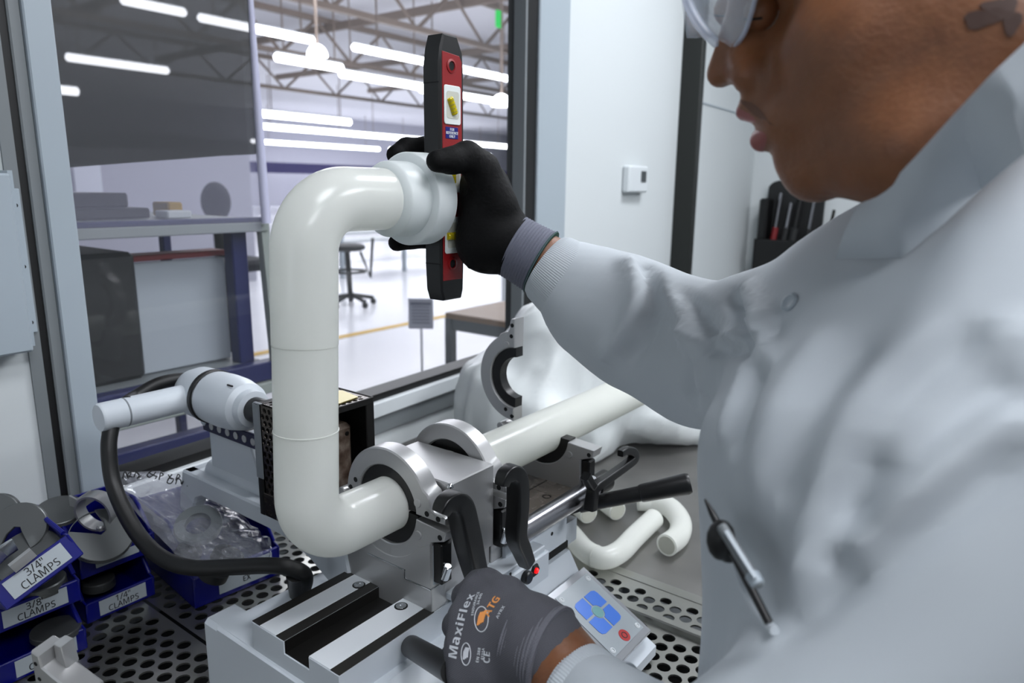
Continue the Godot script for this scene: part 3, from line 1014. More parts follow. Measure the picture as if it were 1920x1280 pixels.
func lower_poly(low := -0.145) -> PackedVector2Array:
	var l := PackedVector2Array([Vector2(-0.073, low), Vector2(0.07, low), Vector2(0.07, -0.0255), Vector2(0.0885, -0.0185), Vector2(0.0919, -0.0065), Vector2(0.0475, -0.004)])
	l.append_array(arc(0.0472, -6, -174, 30))
	l.append_array(PackedVector2Array([Vector2(-0.0472, -0.003), Vector2(-0.069, -0.003), Vector2(-0.078, -0.012), Vector2(-0.073, -0.06)]))
	return l

func turned(p: PackedVector2Array, a: float, c: Vector2) -> PackedVector2Array:
	var o := PackedVector2Array()
	for q in p: o.append(q.rotated(a) + c)
	return o

func clamp_pair(mc: Node3D, x0: float, x1: float, open := false) -> void:
	var o := Vector3(x0, AX, 0)
	var th := x1 - x0
	var lo := part(mc, "lower_clamp", nb().prism(lower_poly(-0.075 if open else -0.145), o, EZ, EY, EX * th, 0.0012), M.aluminium_matt)
	var li := arc(0.0476, -178, -2, 24)
	li.append_array(arc(0.032, -2, -178, 24))
	part(lo, "insert", nb().prism(li, o + EX * 0.004, EZ, EY, EX * (th - 0.006), 0.0008), M.black_plastic)
	var a := deg_to_rad(90.0) if open else 0.0
	var c := Vector2(-0.05, 0.075) if open else Vector2.ZERO
	var up := part(mc, "upper_clamp", nb().prism(turned(upper_poly(), a, c), o, EZ, EY, EX * th, 0.0016), M.aluminium_matt)
	var ui := arc(0.0476, 2, 178, 24)
	ui.append_array(arc(0.032, 178, 2, 24))
	part(up, "insert", nb().prism(turned(ui, a, c), o + EX * 0.004, EZ, EY, EX * (th - 0.006), 0.0008), M.black_plastic)
	for q in [[-0.0515, 0.0168], [-0.0605, 0.005], [0.0644, 0.0075], [0.0811, 0.0062]]:
		var p := Vector2(q[0], q[1]).rotated(a) + c
		part(up, "hole", nb().cyl(o + EZ * p.x + EY * p.y - EX * 0.0004, o + EZ * p.x + EY * p.y + EX * 0.002, 0.0032, 14), M.dark_under)
	var pp := Vector2(0.0505, 0.0162).rotated(a) + c
	part(up, "pin", nb().cyl(o + EZ * pp.x + EY * pp.y - EX * 0.0012, o + EZ * pp.x + EY * pp.y + EX * 0.002, 0.0052, 16, 0.0006), M.aluminium_matt)
	part(lo, "pin", nb().cyl(o + Vector3(-0.0012, -0.022, 0.0508), o + Vector3(0.002, -0.022, 0.0508), 0.0052, 16, 0.0006), M.aluminium_matt)
	part(lo, "hole", nb().cyl(o + Vector3(-0.0004, -0.0148, 0.0835), o + Vector3(0.002, -0.0148, 0.0835), 0.0032, 14), M.dark_under)
	# hinge barrel and the dark clevis that carries the lever
	part(lo, "hinge", nb().cyl(o + Vector3(-0.001, -0.006, -0.077), o + Vector3(th + 0.001, -0.006, -0.077), 0.0065, 14, 0.001), M.aluminium_matt)
	part(lo, "clevis", nb().bb(x0 + 0.003, x1 - 0.003, AX - 0.075, AX - 0.026, 0.069, 0.083, 0.002), M.black_plastic)
	part(lo, "link_pin", nb().cyl(o + Vector3(0.008, -0.068, 0.082), o + Vector3(0.008, -0.050, 0.088), 0.005, 12, 0.001), M.aluminium_bright)

func machine() -> void:
	var mc := thing("welding_machine", "pale grey pipe welding machine with two closed ring clamps and one open one", "machine", Vector3(0.56, TBL, 0))
	# base: cross-section (z, y) pushed along x, and a tongue at the front left
	var prof := PackedVector2Array([Vector2(-0.145, -0.612), Vector2(-0.145, -0.505), Vector2(0.082, -0.505), Vector2(0.10, -0.535), Vector2(0.222, -0.598), Vector2(0.222, -0.612)])
	var base := nb().prism(prof, Vector3(0.388, 0, 0), EZ, EY, EX * 0.412, 0.004)
	part(mc, "base", base, M.machine_paint)
	part(mc, "base_tongue", nb().bb(0.388, 0.433, -0.612, -0.5052, -0.174, -0.13, 0.005), M.machine_paint)
	for q in [[0.41, -0.15], [0.41, 0.19], [0.78, -0.12], [0.78, 0.19]]:
		part(mc, "foot", nb().cyl(Vector3(q[0], TBL, q[1]), Vector3(q[0], -0.61, q[1]), 0.012, 16), M.black_rubber)
	part(mc, "type_plate", nb().bb(0.3868, 0.3885, -0.60, -0.577, -0.128, -0.10, 0.0005), M.label_card)
	# slide bed with its groove, dark and white strips
	var bp := PackedVector2Array([Vector2(-0.0755, -0.506), Vector2(-0.0755, -0.4715), Vector2(-0.0175, -0.4715), Vector2(-0.0175, -0.486), Vector2(0.0235, -0.486), Vector2(0.0235, -0.4715), Vector2(0.0715, -0.4715), Vector2(0.0715, -0.506)])
	var bed := part(mc, "slide_bed", nb().prism(bp, Vector3(0.3918, 0, 0), EZ, EY, EX * 0.44, 0.001), M.machine_paint)
	part(bed, "groove_lining", nb().bb(0.393, 0.83, -0.4862, -0.4852, -0.0172, 0.0232), M.groove_dark)
	part(bed, "groove_wall", nb().bb(0.393, 0.83, -0.4855, -0.4716, -0.0176, -0.0168), M.groove_dark)
	for q in [[-0.0752, -0.061, "dark"], [-0.0608, -0.0322, "white"], [-0.032, -0.0176, "dark"], [0.0237, 0.057, "white"], [0.0572, 0.0712, "dark"]]:
		part(bed, q[2] + "_strip", nb().bb(0.3925, 0.528, -0.4716, -0.4706, q[0], q[1], 0.0003), M["strip_" + q[2]])
	for z in [-0.0375, 0.034]:
		var s := part(bed, "screw", nb().lathe([[0.0062, 0], [0.0062, 0.0012], [0.0054, 0.0018], [0.0026, 0.0018], [0.0022, 0.0006]], Vector3(0.5125, -0.4708, z), EY, 20), M.aluminium_bright)
		part(s, "recess", nb().lathe([[0.0078, 0], [0.0078, 0.0006], [0.006, 0.0006], [0.006, 0]], Vector3(0.5125, -0.4708, z), EY, 20, true), M.dark_under)
	clamp_pair(mc, 0.5253, 0.549)
	clamp_pair(mc, 0.632, 0.656)
	clamp_pair(mc, 0.838, 0.862, true)
	# front plate laid on the lower clamp's face: its lower edge steps down
	var fp := PackedVector2Array([Vector2(-0.073, -0.068), Vector2(-0.032, -0.0712), Vector2(0.03, -0.0712), Vector2(0.03, -0.0815), Vector2(0.0698, -0.0815), Vector2(0.0698, -0.026), Vector2(0.055, -0.035)])
	fp.append_array(arc(0.062, -35, -145, 20))
	part(mc, "front_plate", nb().prism(fp, Vector3(0.5238, AX, 0), EZ, EY, EX * 0.002, 0.0005), M.aluminium_matt)
	var sg := [[-0.032, 0.0305, -0.0712, -0.0720], [0.0295, 0.0305, -0.0712, -0.0820], [0.03, 0.0702, -0.0815, -0.0823]]
	for q in sg:
		part(mc, "seam_edge", nb().bb(0.5228, 0.5255, AX + q[2], AX + q[3], q[0], q[1]), M.aluminium_bright)
	part(mc, "seam_edge", nb().bb(0.5235, 0.549, AX - 0.0823, AX - 0.0815, 0.0695, 0.0708), M.aluminium_bright)
	var rs := part(mc, "rating_sticker", nb().bb(0.528, 0.5475, AX - 0.078, AX - 0.03, 0.0698, 0.0706), M.card_grey)
	part(rs, "print", nb().bb(0.533, 0.543, AX - 0.060, AX - 0.052, 0.0704, 0.0708), M.ink)
	part(rs, "print", nb().bb(0.531, 0.546, AX - 0.037, AX - 0.032, 0.0704, 0.0708), M.ink)
	part(mc, "clamp_foot", nb().bb(0.527, 0.63, -0.506, -0.425, -0.072, 0.069, 0.001), M.aluminium_matt)
	# mirror block between the first two clamps
	var blk := part(mc, "block", nb().bb(0.552, 0.6295, -0.43, -0.324, -0.05, 0.0755, 0.0015), M.aluminium_matt)
	part(blk, "sticker", nb().box(Vector3(0.567, -0.3237, -0.018), Vector3(0.018, 0.0004, 0.03)), M.label_card)
	for k in 2:
		part(blk, "mark", nb().box(Vector3(0.5635 + 0.008 * k, -0.3234, -0.016), Vector3(0.004, 0.0004, 0.012)), M.ink)
	part(blk, "corner_clip", nb().ball(Vector3(0.5525, -0.327, 0.0745), 0.004, 10), M.aluminium_bright)
	# far part of the bed: flat ways, guide rod and side plate
	var ways := part(mc, "ways", nb().bb(0.656, 0.80, -0.506, -0.432, -0.072, 0.070, 0.0015).bb(0.798, 0.875, -0.452, -0.432, -0.072, 0.072, 0.0015), M.rail_steel)
	part(ways, "seam", nb().bb(0.66, 0.87, -0.4322, -0.4316, 0.012, 0.0135), M.dark_under)
	for q in [[0.735, 0.03], [0.79, 0.045], [0.705, 0.05]]:
		part(ways, "screw", nb().lathe([[0.0065, 0], [0.0065, 0.0006], [0.0045, 0.0006], [0.0045, 0]], Vector3(q[0], -0.4322, q[1]), EY, 20, true), M.steel_dark)
	part(mc, "guide_rod", nb().cyl(Vector3(0.66, -0.43, 0.083), Vector3(0.875, -0.43, 0.083), 0.0145, 28, 0.001), M.chrome)
	part(mc, "rod_cap", nb().cyl(Vector3(0.855, -0.43, 0.083), Vector3(0.89, -0.43, 0.083), 0.0165, 24, 0.001), M.black_plastic)
	var sp := part(mc, "side_plate", nb().bb(0.652, 0.795, -0.493, -0.4415, 0.071, 0.077, 0.001), M.machine_paint)
	part(sp, "hole", nb().cyl(Vector3(0.757, -0.466, 0.0765), Vector3(0.757, -0.466, 0.0773), 0.0028, 12), M.dark_under)
	part(sp, "slot", nb().bb(0.752, 0.80, -0.504, -0.494, 0.05, 0.0765), M.dark_under)
	# lamp box with red signal light and black knob
	var lb := part(mc, "switch_box", nb().bb(0.60, 0.717, -0.5045, -0.466, 0.06, 0.1, 0.0015), M.machine_paint)
	part(lb, "box_lid", nb().bb(0.55, 0.712, -0.4665, -0.4575, 0.055, 0.0965, 0.0012), M.machine_paint)
	var lc := on(1002, 1068, 2, 0.1)
	part(lb, "signal_bezel", nb().lathe([[0.0088, 0], [0.0088, 0.003], [0.0066, 0.0045], [0.005, 0.0035]], lc - EZ * 0.001, EZ, 6), M.black_plastic)
	part(lb, "signal_light", nb().lathe([[0.0036, 0], [0.0036, 0.0042], [0.002, 0.0056]], lc, EZ, 16), M.led_red)
	var kc := on(984, 1080, 2, 0.1)
	part(lb, "knob", nb().cyl(kc - EZ * 0.001, kc + EZ * 0.008, 0.0085, 20, 0.0015), M.black_plastic)
	part(lb, "slot_mark", nb().box(on(957, 1079, 2, 0.1), Vector3(0.003, 0.008, 0.0008)), M.ink)
	# control panel lying on the sloped console
	var q0 := Vector3(0.79, -0.5305, 0.1035)
	var sl := Vector3(0, -0.063, 0.122).normalized()
	var up := EX.cross(sl)
	if up.y < 0: up = -up
	var pf := part(mc, "control_panel", nb().prism(PackedVector2Array([Vector2(0, 0), Vector2(-0.094, 0), Vector2(-0.094, 0.121), Vector2(0, 0.121)]), q0, EX, sl, up * 0.014, 0.002), M.panel_frame)
	var face := q0 + up * 0.0142
	part(pf, "face_sheet", nb().prism(PackedVector2Array([Vector2(-0.008, 0.010), Vector2(-0.086, 0.010), Vector2(-0.086, 0.111), Vector2(-0.008, 0.111)]), face, EX, sl, up * 0.0006), M.panel_face)
	for q in [[-0.014, 0.017], [-0.014, 0.104], [-0.08, 0.017], [-0.08, 0.104]]:
		var rv := part(pf, "rivet", nb().lathe([[0.004, 0], [0.004, 0.001], [0.002, 0.0018], [0.0018, 0.001]], face + EX * q[0] + sl * q[1], up, 18), M.white_paint)
	var lg := face + up * 0.0007 + EX * -0.048 + sl * 0.058
	for q in [[1, 1], [-1, 1], [-1, -1], [1, -1]]:
		var w := PackedVector2Array()
		w.append_array(arc(0.010, 10, 80, 6))
		w.append_array(PackedVector2Array([Vector2(0.0018, 0.026), Vector2(0.019, 0.026), Vector2(0.0245, 0.0235), Vector2(0.026, 0.019), Vector2(0.026, 0.0018)]))
		for i in w.size(): w[i] *= Vector2(q[0], q[1])
		part(pf, "emblem", nb().prism(w, lg, EX, sl, up * 0.0004), M.logo_blue)
	part(pf, "emblem_centre", nb().cyl(lg, lg + up * 0.0004, 0.0085, 20), M.logo_teal)
	var rb := face + EX * -0.045 + sl * 0.101
	var btn := part(pf, "stop_button", nb().cyl(rb, rb + up * 0.0009, 0.0085, 24), M.button_red)
	part(pf, "button_ring", nb().lathe([[0.0045, 0], [0.0045, 0.0012], [0.0034, 0.0012], [0.0034, 0]], rb, up, 20, true), M.ink)
	# levers
	var lv := func(pxs: Array, z: float, rs: Array, called: String):
		var pts := []
		for p in pxs: pts.append(on(p[0], p[1], 2, z))
		var sm := smooth(pts, 5)
		var rr := []
		for i in sm.size():
			var f := float(i) / (sm.size() - 1) * (rs.size() - 1)
			rr.append(lerpf(rs[int(f)], rs[mini(int(f) + 1, rs.size() - 1)], f - int(f)))
		return part(mc, called, nb().tube(sm, rr, 20, 1.0, EZ, true), M.black_plastic)
	lv.call([[826, 962], [834, 946], [850, 939], [862, 950], [871, 985], [880, 1025], [888, 1058], [896, 1086]], 0.108, [0.008, 0.010, 0.0125, 0.0135, 0.0135, 0.0125, 0.0115], "lever")
	part(mc, "lever_knob", nb().ball(on(910, 1086, 2, 0.108), 0.0135, 18, Vector3(1.3, 0.9, 1.2)), M.black_plastic)
	lv.call([[941, 910], [946, 893], [960, 885], [970, 900], [971, 950], [968, 1002], [978, 1030], [988, 1055]], 0.112, [0.007, 0.009, 0.0105, 0.0115, 0.0115, 0.0105, 0.009], "lever")
	lv.call([[1107, 955], [1110, 930], [1114, 915], [1140, 896], [1172, 873], [1188, 858], [1185, 847], [1174, 844], [1163, 850]], 0.112, [0.0085, 0.008, 0.0072, 0.0068, 0.0068, 0.0075, 0.007, 0.006, 0.005], "lever")
	lv.call([[1098, 892], [1104, 903], [1113, 916]], 0.112, [0.0065, 0.0065, 0.0065], "lever_arm")
	# long drive bar with grip
	var b0 := pt(1058, 957, 1.03)
	var b1 := pt(1085, 948, 1.025)
	var b2 := pt(1200, 925, 1.01)
	var b3 := pt(1294, 905, 1.0)
	var bar := part(mc, "drive_bar", nb().tube(PackedVector3Array([b0, b1]), 0.0075, 8, 1.0, EY, true).tube(PackedVector3Array([b1, b1.lerp(b2, 0.02), b2.lerp(b1, 0.02), b2]), [0.0085, 0.0105, 0.0112, 0.0112], 24), M.black_plastic)
	part(bar, "grip", nb().tube(PackedVector3Array([b2, b2.lerp(b3, 0.04), b2.lerp(b3, 0.5), b2.lerp(b3, 0.93), b3]), [0.0118, 0.0128, 0.0142, 0.0155, 0.0135], 28), M.black_plastic)
	# round black knob bar low on the near side
	var k0 := on(772, 1212, 2, 0.079)
	part(mc, "near_bar", nb().tube(PackedVector3Array([k0 + Vector3(0, 0, -0.006), k0, k0.lerp(on(850, 1258, 2, 0.2), 0.5), on(850, 1258, 2, 0.2)]), [0.010, 0.0118, 0.0118, 0.0118], 24), M.black_plastic)

func heater() -> void:
	var h := thing("heater_unit", "swung-back pipe heater in a perforated steel guard with a grey tube handle", "heater", Vector3(0.55, -0.46, -0.2))
	var x0 := 0.506
	var x1 := 0.619
	var y0 := -0.43
	var y1 := -0.277
	var z0 := -0.222
	var z1 := -0.122
	part(h, "guard_end", nb().perf(Vector3(x0, y0 + 0.03, z0 + 0.012), Vector3(0, 0, 1), Vector3.UP, z1 - z0 - 0.014, y1 - y0 - 0.03, 0.0098, 0.0036, 0.0012, 10), M.guard_steel)
	part(h, "guard_top", nb().perf(Vector3(x0 + 0.004, y1, z1), EX, Vector3(0, 0, -1), x1 - x0 - 0.004, z1 - z0 - 0.01, 0.0098, 0.0034, 0.0012, 10), M.guard_steel)
	var fr := nb()
	fr.bb(x0 - 0.0005, x0 + 0.0012, y0, y0 + 0.032, z0 + 0.006, z1, 0.0003)
	fr.bb(x0 - 0.0005, x0 + 0.002, y0, y1, z1 - 0.004, z1, 0.0006)
	part(h, "guard_frame", fr, M.guard_steel)
	part(h, "rear_flange", nb().prism(PackedVector2Array([Vector2(x0 - 0.001, y0), Vector2(x0 - 0.001, y1), Vector2(x1, y1), Vector2(x1, y0)]), Vector3(0, 0, z0 - 0.002), EX, EY, EZ * 0.015, 0.003), M.guard_dark)
	part(h, "side_flange", nb().bb(x0 - 0.0015, x0 + 0.006, y0 + 0.05, y1 + 0.001, z0 - 0.003, z0 + 0.013, 0.002), M.machine_paint_dark)
	part(h, "right_cheek", nb().bb(x1 - 0.002, x1 + 0.002, y0, y1 + 0.001, z0, z1, 0.001), M.guard_dark)
	part(h, "right_lip", nb().bb(x1 - 0.012, x1 + 0.001, y0, y1, z1 - 0.003, z1, 0.001), M.guard_dark)
	part(h, "top_lip", nb().bb(x0, x1, y1 - 0.008, y1 + 0.0005, z1 - 0.002, z1 + 0.0005, 0.0005), M.guard_dark)
	part(h, "back_wall", nb().bb(x0, x1, y0, y1, z0 + 0.012, z0 + 0.015), M.guard_dark)
	var hp := part(h, "heater_block", nb().bb(0.53, 0.603, y0 + 0.01, -0.312, -0.185, -0.145, 0.006), M.heater_plate)
	part(hp, "screw", nb().cyl(Vector3(0.592, -0.325, -0.1455), Vector3(0.592, -0.325, -0.1442), 0.0032, 12), M.steel_dark)
	part(h, "tape", nb().prism(PackedVector2Array([Vector2(0.56, -0.13), Vector2(0.605, -0.135), Vector2(0.612, -0.175), Vector2(0.575, -0.20), Vector2(0.545, -0.19)]), Vector3(0, y1 + 0.0005, 0), EX, EZ, EY * 0.0012), M.brass_tape)
	for q in [[0.4], [0.85]]:
		part(h, "screw", nb().cyl(Vector3(x0 - 0.002, y0 + 0.006, lerpf(z0, z1, q[0])), Vector3(x0 + 0.001, y0 + 0.006, lerpf(z0, z1, q[0])), 0.004, 14, 0.0008), M.aluminium_bright)
	# sliding frame: side arm with a rounded fall to the machine, cross piece and stop foot
	var ap := PackedVector2Array([Vector2(-0.452, -0.434), Vector2(-0.075, -0.434), Vector2(-0.06, -0.50), Vector2(-0.075, -0.506), Vector2(-0.105, -0.499), Vector2(-0.14, -0.480), Vector2(-0.18, -0.466), Vector2(-0.24, -0.463), Vector2(-0.40, -0.464), Vector2(-0.418, -0.472), Vector2(-0.437, -0.505), Vector2(-0.462, -0.505), Vector2(-0.47, -0.498)])
	part(h, "slide_arm", nb().prism(ap, Vector3(0.522, 0, 0), EZ, EY, EX * 0.022, 0.003), M.machine_paint)
	part(h, "slide_arm", nb().bb(0.60, 0.622, -0.464, -0.434, -0.45, -0.13, 0.003), M.machine_paint)
	part(h, "cross_piece", nb().bb(0.524, 0.62, -0.464, -0.434, -0.455, -0.432, 0.003), M.machine_paint)
	part(h, "tray", nb().bb(0.54, 0.60, -0.462, -0.452, -0.44, -0.13), M.guard_dark)
	part(h, "guide_rod", nb().cyl(Vector3(0.56, -0.443, -0.44), Vector3(0.56, -0.443, -0.13), 0.007, 16), M.chrome)
	# carriage with its web bracket
	var wb := PackedVector2Array([Vector2(-0.405, -0.425), Vector2(-0.405, -0.34), Vector2(-0.38, -0.335), Vector2(-0.34, -0.36), Vector2(-0.30, -0.362), Vector2(-0.275, -0.42), Vector2(-0.262, -0.432), Vector2(-0.40, -0.436)])
	var ca := part(h, "carriage", nb().prism(wb, Vector3(0.545, 0, 0), EZ, EY, EX * 0.014, 0.002), M.machine_paint)
	part(ca, "sleeve", nb().cyl(Vector3(0.556, -0.432, -0.42), Vector3(0.556, -0.432, -0.268), 0.0155, 24, 0.002), M.machine_paint)
	part(ca, "web", nb().bb(0.548, 0.60, -0.40, -0.37, -0.37, -0.33, 0.002), M.machine_paint_dark)
	# blue strip with holes under the motor
	var st := part(h, "blue_strip", nb().bb(0.5385, 0.5435, -0.364, -0.342, -0.41, -0.225, 0.001), M.blue_strip)
	for k in 6:
		part(st, "hole", nb().cyl(Vector3(0.5375, -0.353, -0.385 + 0.021 * k), Vector3(0.539, -0.353, -0.385 + 0.021 * k), 0.0055, 14), M.aluminium_matt)
	part(st, "bolt", nb().cyl(Vector3(0.535, -0.347, -0.402), Vector3(0.54, -0.347, -0.402), 0.008, 16, 0.001), M.aluminium_bright)
	# turning head: body along z, black ring, rear cap, shaft
	var mo := Vector3(0.535, -0.302, 0)
	var mb := part(h, "turning_head", nb().lathe([[0.030, 0], [0.0375, 0.004], [0.0385, 0.03], [0.0375, 0.055], [0.033, 0.078], [0.026, 0.083], [0.025, 0.095], [0.0165, 0.097]], mo + EZ * -0.362, EZ, 36), M.machine_paint)
	part(mb, "black_ring", nb().lathe([[0.0372, 0], [0.0392, 0.001], [0.0392, 0.008], [0.0372, 0.009]], mo + EZ * -0.37, EZ, 36, true), M.black_plastic)
	part(mb, "shaft", nb().cyl(mo + EZ * -0.27, mo + EZ * -0.215, 0.0175, 24, 0.002), M.black_plastic)
	part(mb, "slot_mark", nb().box(mo + Vector3(-0.018, 0.033, -0.292), Vector3(0.002, 0.002, 0.012)), M.ink)
	part(h, "rear_cap", nb().lathe([[0.016, -0.06], [0.031, -0.05], [0.0375, -0.03], [0.038, 0]], mo + EZ * -0.37, EZ, 32), M.machine_paint)
	# tube handle along x with its collar
	var tz := -0.392
	var ty := -0.303
	var tb := part(h, "handle_tube", nb().lathe([[0.0175, 0], [0.0195, 0.003], [0.0195, 0.128], [0.0215, 0.131], [0.0215, 0.146]], Vector3(0.388, ty, tz), EX, 32), M.machine_paint)
	part(tb, "seam_ring", nb().lathe([[0.0194, 0], [0.0199, 0.0005], [0.0199, 0.002], [0.0194, 0.0025]], Vector3(0.42, ty, tz), EX, 32, true), M.machine_paint_dark)
	var c1 := smooth([Vector3(0.425, ty + 0.012, tz), pt(252, 745, 1.0), pt(300, 718, 1.03), pt(352, 710, 1.06), pt(400, 718, 1.08)], 8)
	part(h, "hose", nb().tube(c1, 0.0095, 14), M.black_rubber)
	var c2 := smooth([Vector3(0.402, ty - 0.012, tz + 0.004), pt(204, 838, 0.935), pt(212, 905, 0.93), pt(238, 968, 0.915), pt(272, 1018, 0.90), pt(312, 1050, 0.885), pt(360, 1064, 0.87), pt(430, 1063, 0.86), pt(500, 1060, 0.853), pt(542, 1064, 0.853), pt(572, 1082, 0.862), Vector3(0.50, -0.53, -0.144)], 8)
	var cb := part(h, "cable", nb().tube(c2, 0.0098, 16), M.black_rubber)
	part(cb, "gland", nb().tube(PackedVector3Array([pt(556, 1072, 0.855), Vector3(0.505, -0.535, -0.142)]), 0.013, 16), M.black_plastic)

# ---------------------------------------------------------------- the pipes being welded
func ring_cut(m: MB, p: Vector3, d: Vector3, r: float) -> void:
	m.lathe([[r, -0.0012], [r + 0.0012, -0.0006], [r + 0.0012, 0.0006], [r, 0.0012]], p, d, 40, true)

func workpieces() -> void:
	var R := 0.0318
	var A := thing("pipe_assembly", "milky white plastic pipe bent in a U from the front clamp to a collar", "pipe", Vector3(0.5, -0.40, 0))
	# centre line: clamp axis, lower elbow, upright, upper elbow, upper leg
	var lo := Vector3(0.4155, AX, 0)
	var hi := Vector3(0.4315, -0.0155, 0)
	var rc := 0.050
	var leg := PackedVector3Array([Vector3(0.545, AX, 0), Vector3(0.50, AX, 0)])
	var upd := (hi - lo).normalized()
	var low := PackedVector3Array()
	for i in 15:
		var a := PI / 2 * i / 14.0
		low.append(lo + EX * rc * (1 - sin(a)) + upd * rc * (1 - cos(a)))
	var high := PackedVector3Array()
	for i in 15:
		var a := PI / 2 * i / 14.0
		high.append(hi - upd * rc * (1 - sin(a)) + EX * rc * (1 - cos(a)))
	# elbows run on as short straight ends up to the weld lines
	var w1 := on(574, 806, 2, 0.0)
	var w2 := on(568, 645, 2, 0.0)
	var s1 := lo + upd * (w1.y - lo.y)
	var s2 := lo + upd * (w2.y - lo.y)
	var e1 := PackedVector3Array([Vector3(0.60, AX, 0)])
	e1.append_array(low)
	e1.append(s1)
	part(A, "lower_elbow", nb().tube(e1, R, 48), M.pipe_plastic, 60)
	part(A, "upright", nb().cyl(s1 + upd * 0.0004, s2 - upd * 0.0004, R * 0.996, 48), M.pipe_plastic, 60)
	var e2 := PackedVector3Array([s2])
	e2.append_array(high)
	e2.append(Vector3(0.549, -0.0155, 0))
	part(A, "upper_elbow", nb().tube(e2, R * 1.01, 48), M.pipe_plastic, 60)
	for q in [[s1, R - 0.0006], [s2, R - 0.0010]]:
		var wl := nb()
		ring_cut(wl, q[0], upd, q[1])
		part(A, "weld_bead", wl, M.pipe_plastic)
	var uy := -0.0158
	var hub := [[0.0322, 0], [0.0385, 0.005], [0.0400, 0.008], [0.0402, 0.030], [0.0402, 0.034]]
	var co := part(A, "collar", nb().lathe(hub, Vector3(0.5315, uy, 0), EX, 56), M.pipe_collar, 50)
	part(co, "flange", nb().lathe([[0.036, 0.0], [0.0485, 0.0008], [0.0502, 0.003], [0.0505, 0.0285], [0.049, 0.0298], [0.03, 0.03]], Vector3(0.5655, uy, 0), EX, 64), M.pipe_collar, 50)
	# flash: small torn edge under the lower elbow
	part(A, "flash", nb().ball(on(585, 1026, 2, 0.0), 0.006, 8, Vector3(1.4, 0.5, 1.0)), M.pipe_plastic)
	# the long pipe held in the second clamp and lying in the open one
	var P := thing("long_pipe", "long straight white plastic pipe lying from the second clamp towards the back", "pipe", Vector3(1.0, AX - 0.03, 0))
	var t := nb().lathe([[R, 0], [R, 0.76], [R - 0.004, 0.76], [R - 0.004, 0.0]], Vector3(0.645, AX, 0), EX, 48, true)
	part(P, "tube", t, M.pipe_plastic, 60)
	# spirit level held upright against the collar
	level()
	# offcuts on the bench, right of the machine
	var ty := TBL + 0.0202
	var g := func(px, py): return on(px, py, 1, ty)
	var za := thing("pipe_offset", "bent white plastic pipe with two elbows lying on the bench beside the control panel", "pipe", g.call(1165, 1045))
	var zp := smooth([g.call(1040, 968), g.call(1072, 1003), g.call(1098, 1032), g.call(1130, 1046), g.call(1162, 1034), g.call(1192, 1004), g.call(1226, 972)], 8)
	part(za, "tube", nb().tube(zp, 0.0185, 28), M.pipe_plastic, 60)
	part(za, "weld_bead", nb().tube(PackedVector3Array([zp[20], zp[21]]), 0.0192, 28), M.pipe_plastic)
	var ec := thing("pipe_elbow", "white plastic elbow with its open end towards the worker, rightmost on the bench", "pipe fitting", g.call(1270, 1000))
	var ep := smooth([g.call(1196, 938) , g.call(1228, 940), g.call(1258, 953), g.call(1276, 978), g.call(1272, 1004), g.call(1250, 1022)], 8)
	part(ec, "tube", nb().tube(ep, 0.0195, 30), M.pipe_plastic, 60)
	var ed := (ep[-1] - ep[-4]).normalized()
	part(ec, "bore", nb().cyl(ep[-1] - ed * 0.001, ep[-1] + ed * 0.0008, 0.0160, 28), M.pipe_bore)
	var ends := [[1062, 930, 1104, 964, "short white pipe offcut under the black drive bar, nearest the machine"], [1118, 928, 1158, 958, "short white pipe offcut under the black drive bar, the farther of two"]]
	for q in ends:
		var a: Vector3 = g.call(q[0], q[1])
		var b: Vector3 = g.call(q[2], q[3])
		var o := thing("pipe_offcut", q[4], "pipe", b)
		part(o, "tube", nb().cyl(a, b, 0.0185, 28, 0.001), M.pipe_plastic, 60)
		part(o, "bore", nb().cyl(b - (b - a).normalized() * 0.001, b + (b - a).normalized() * 0.0006, 0.0155, 24), M.pipe_bore)

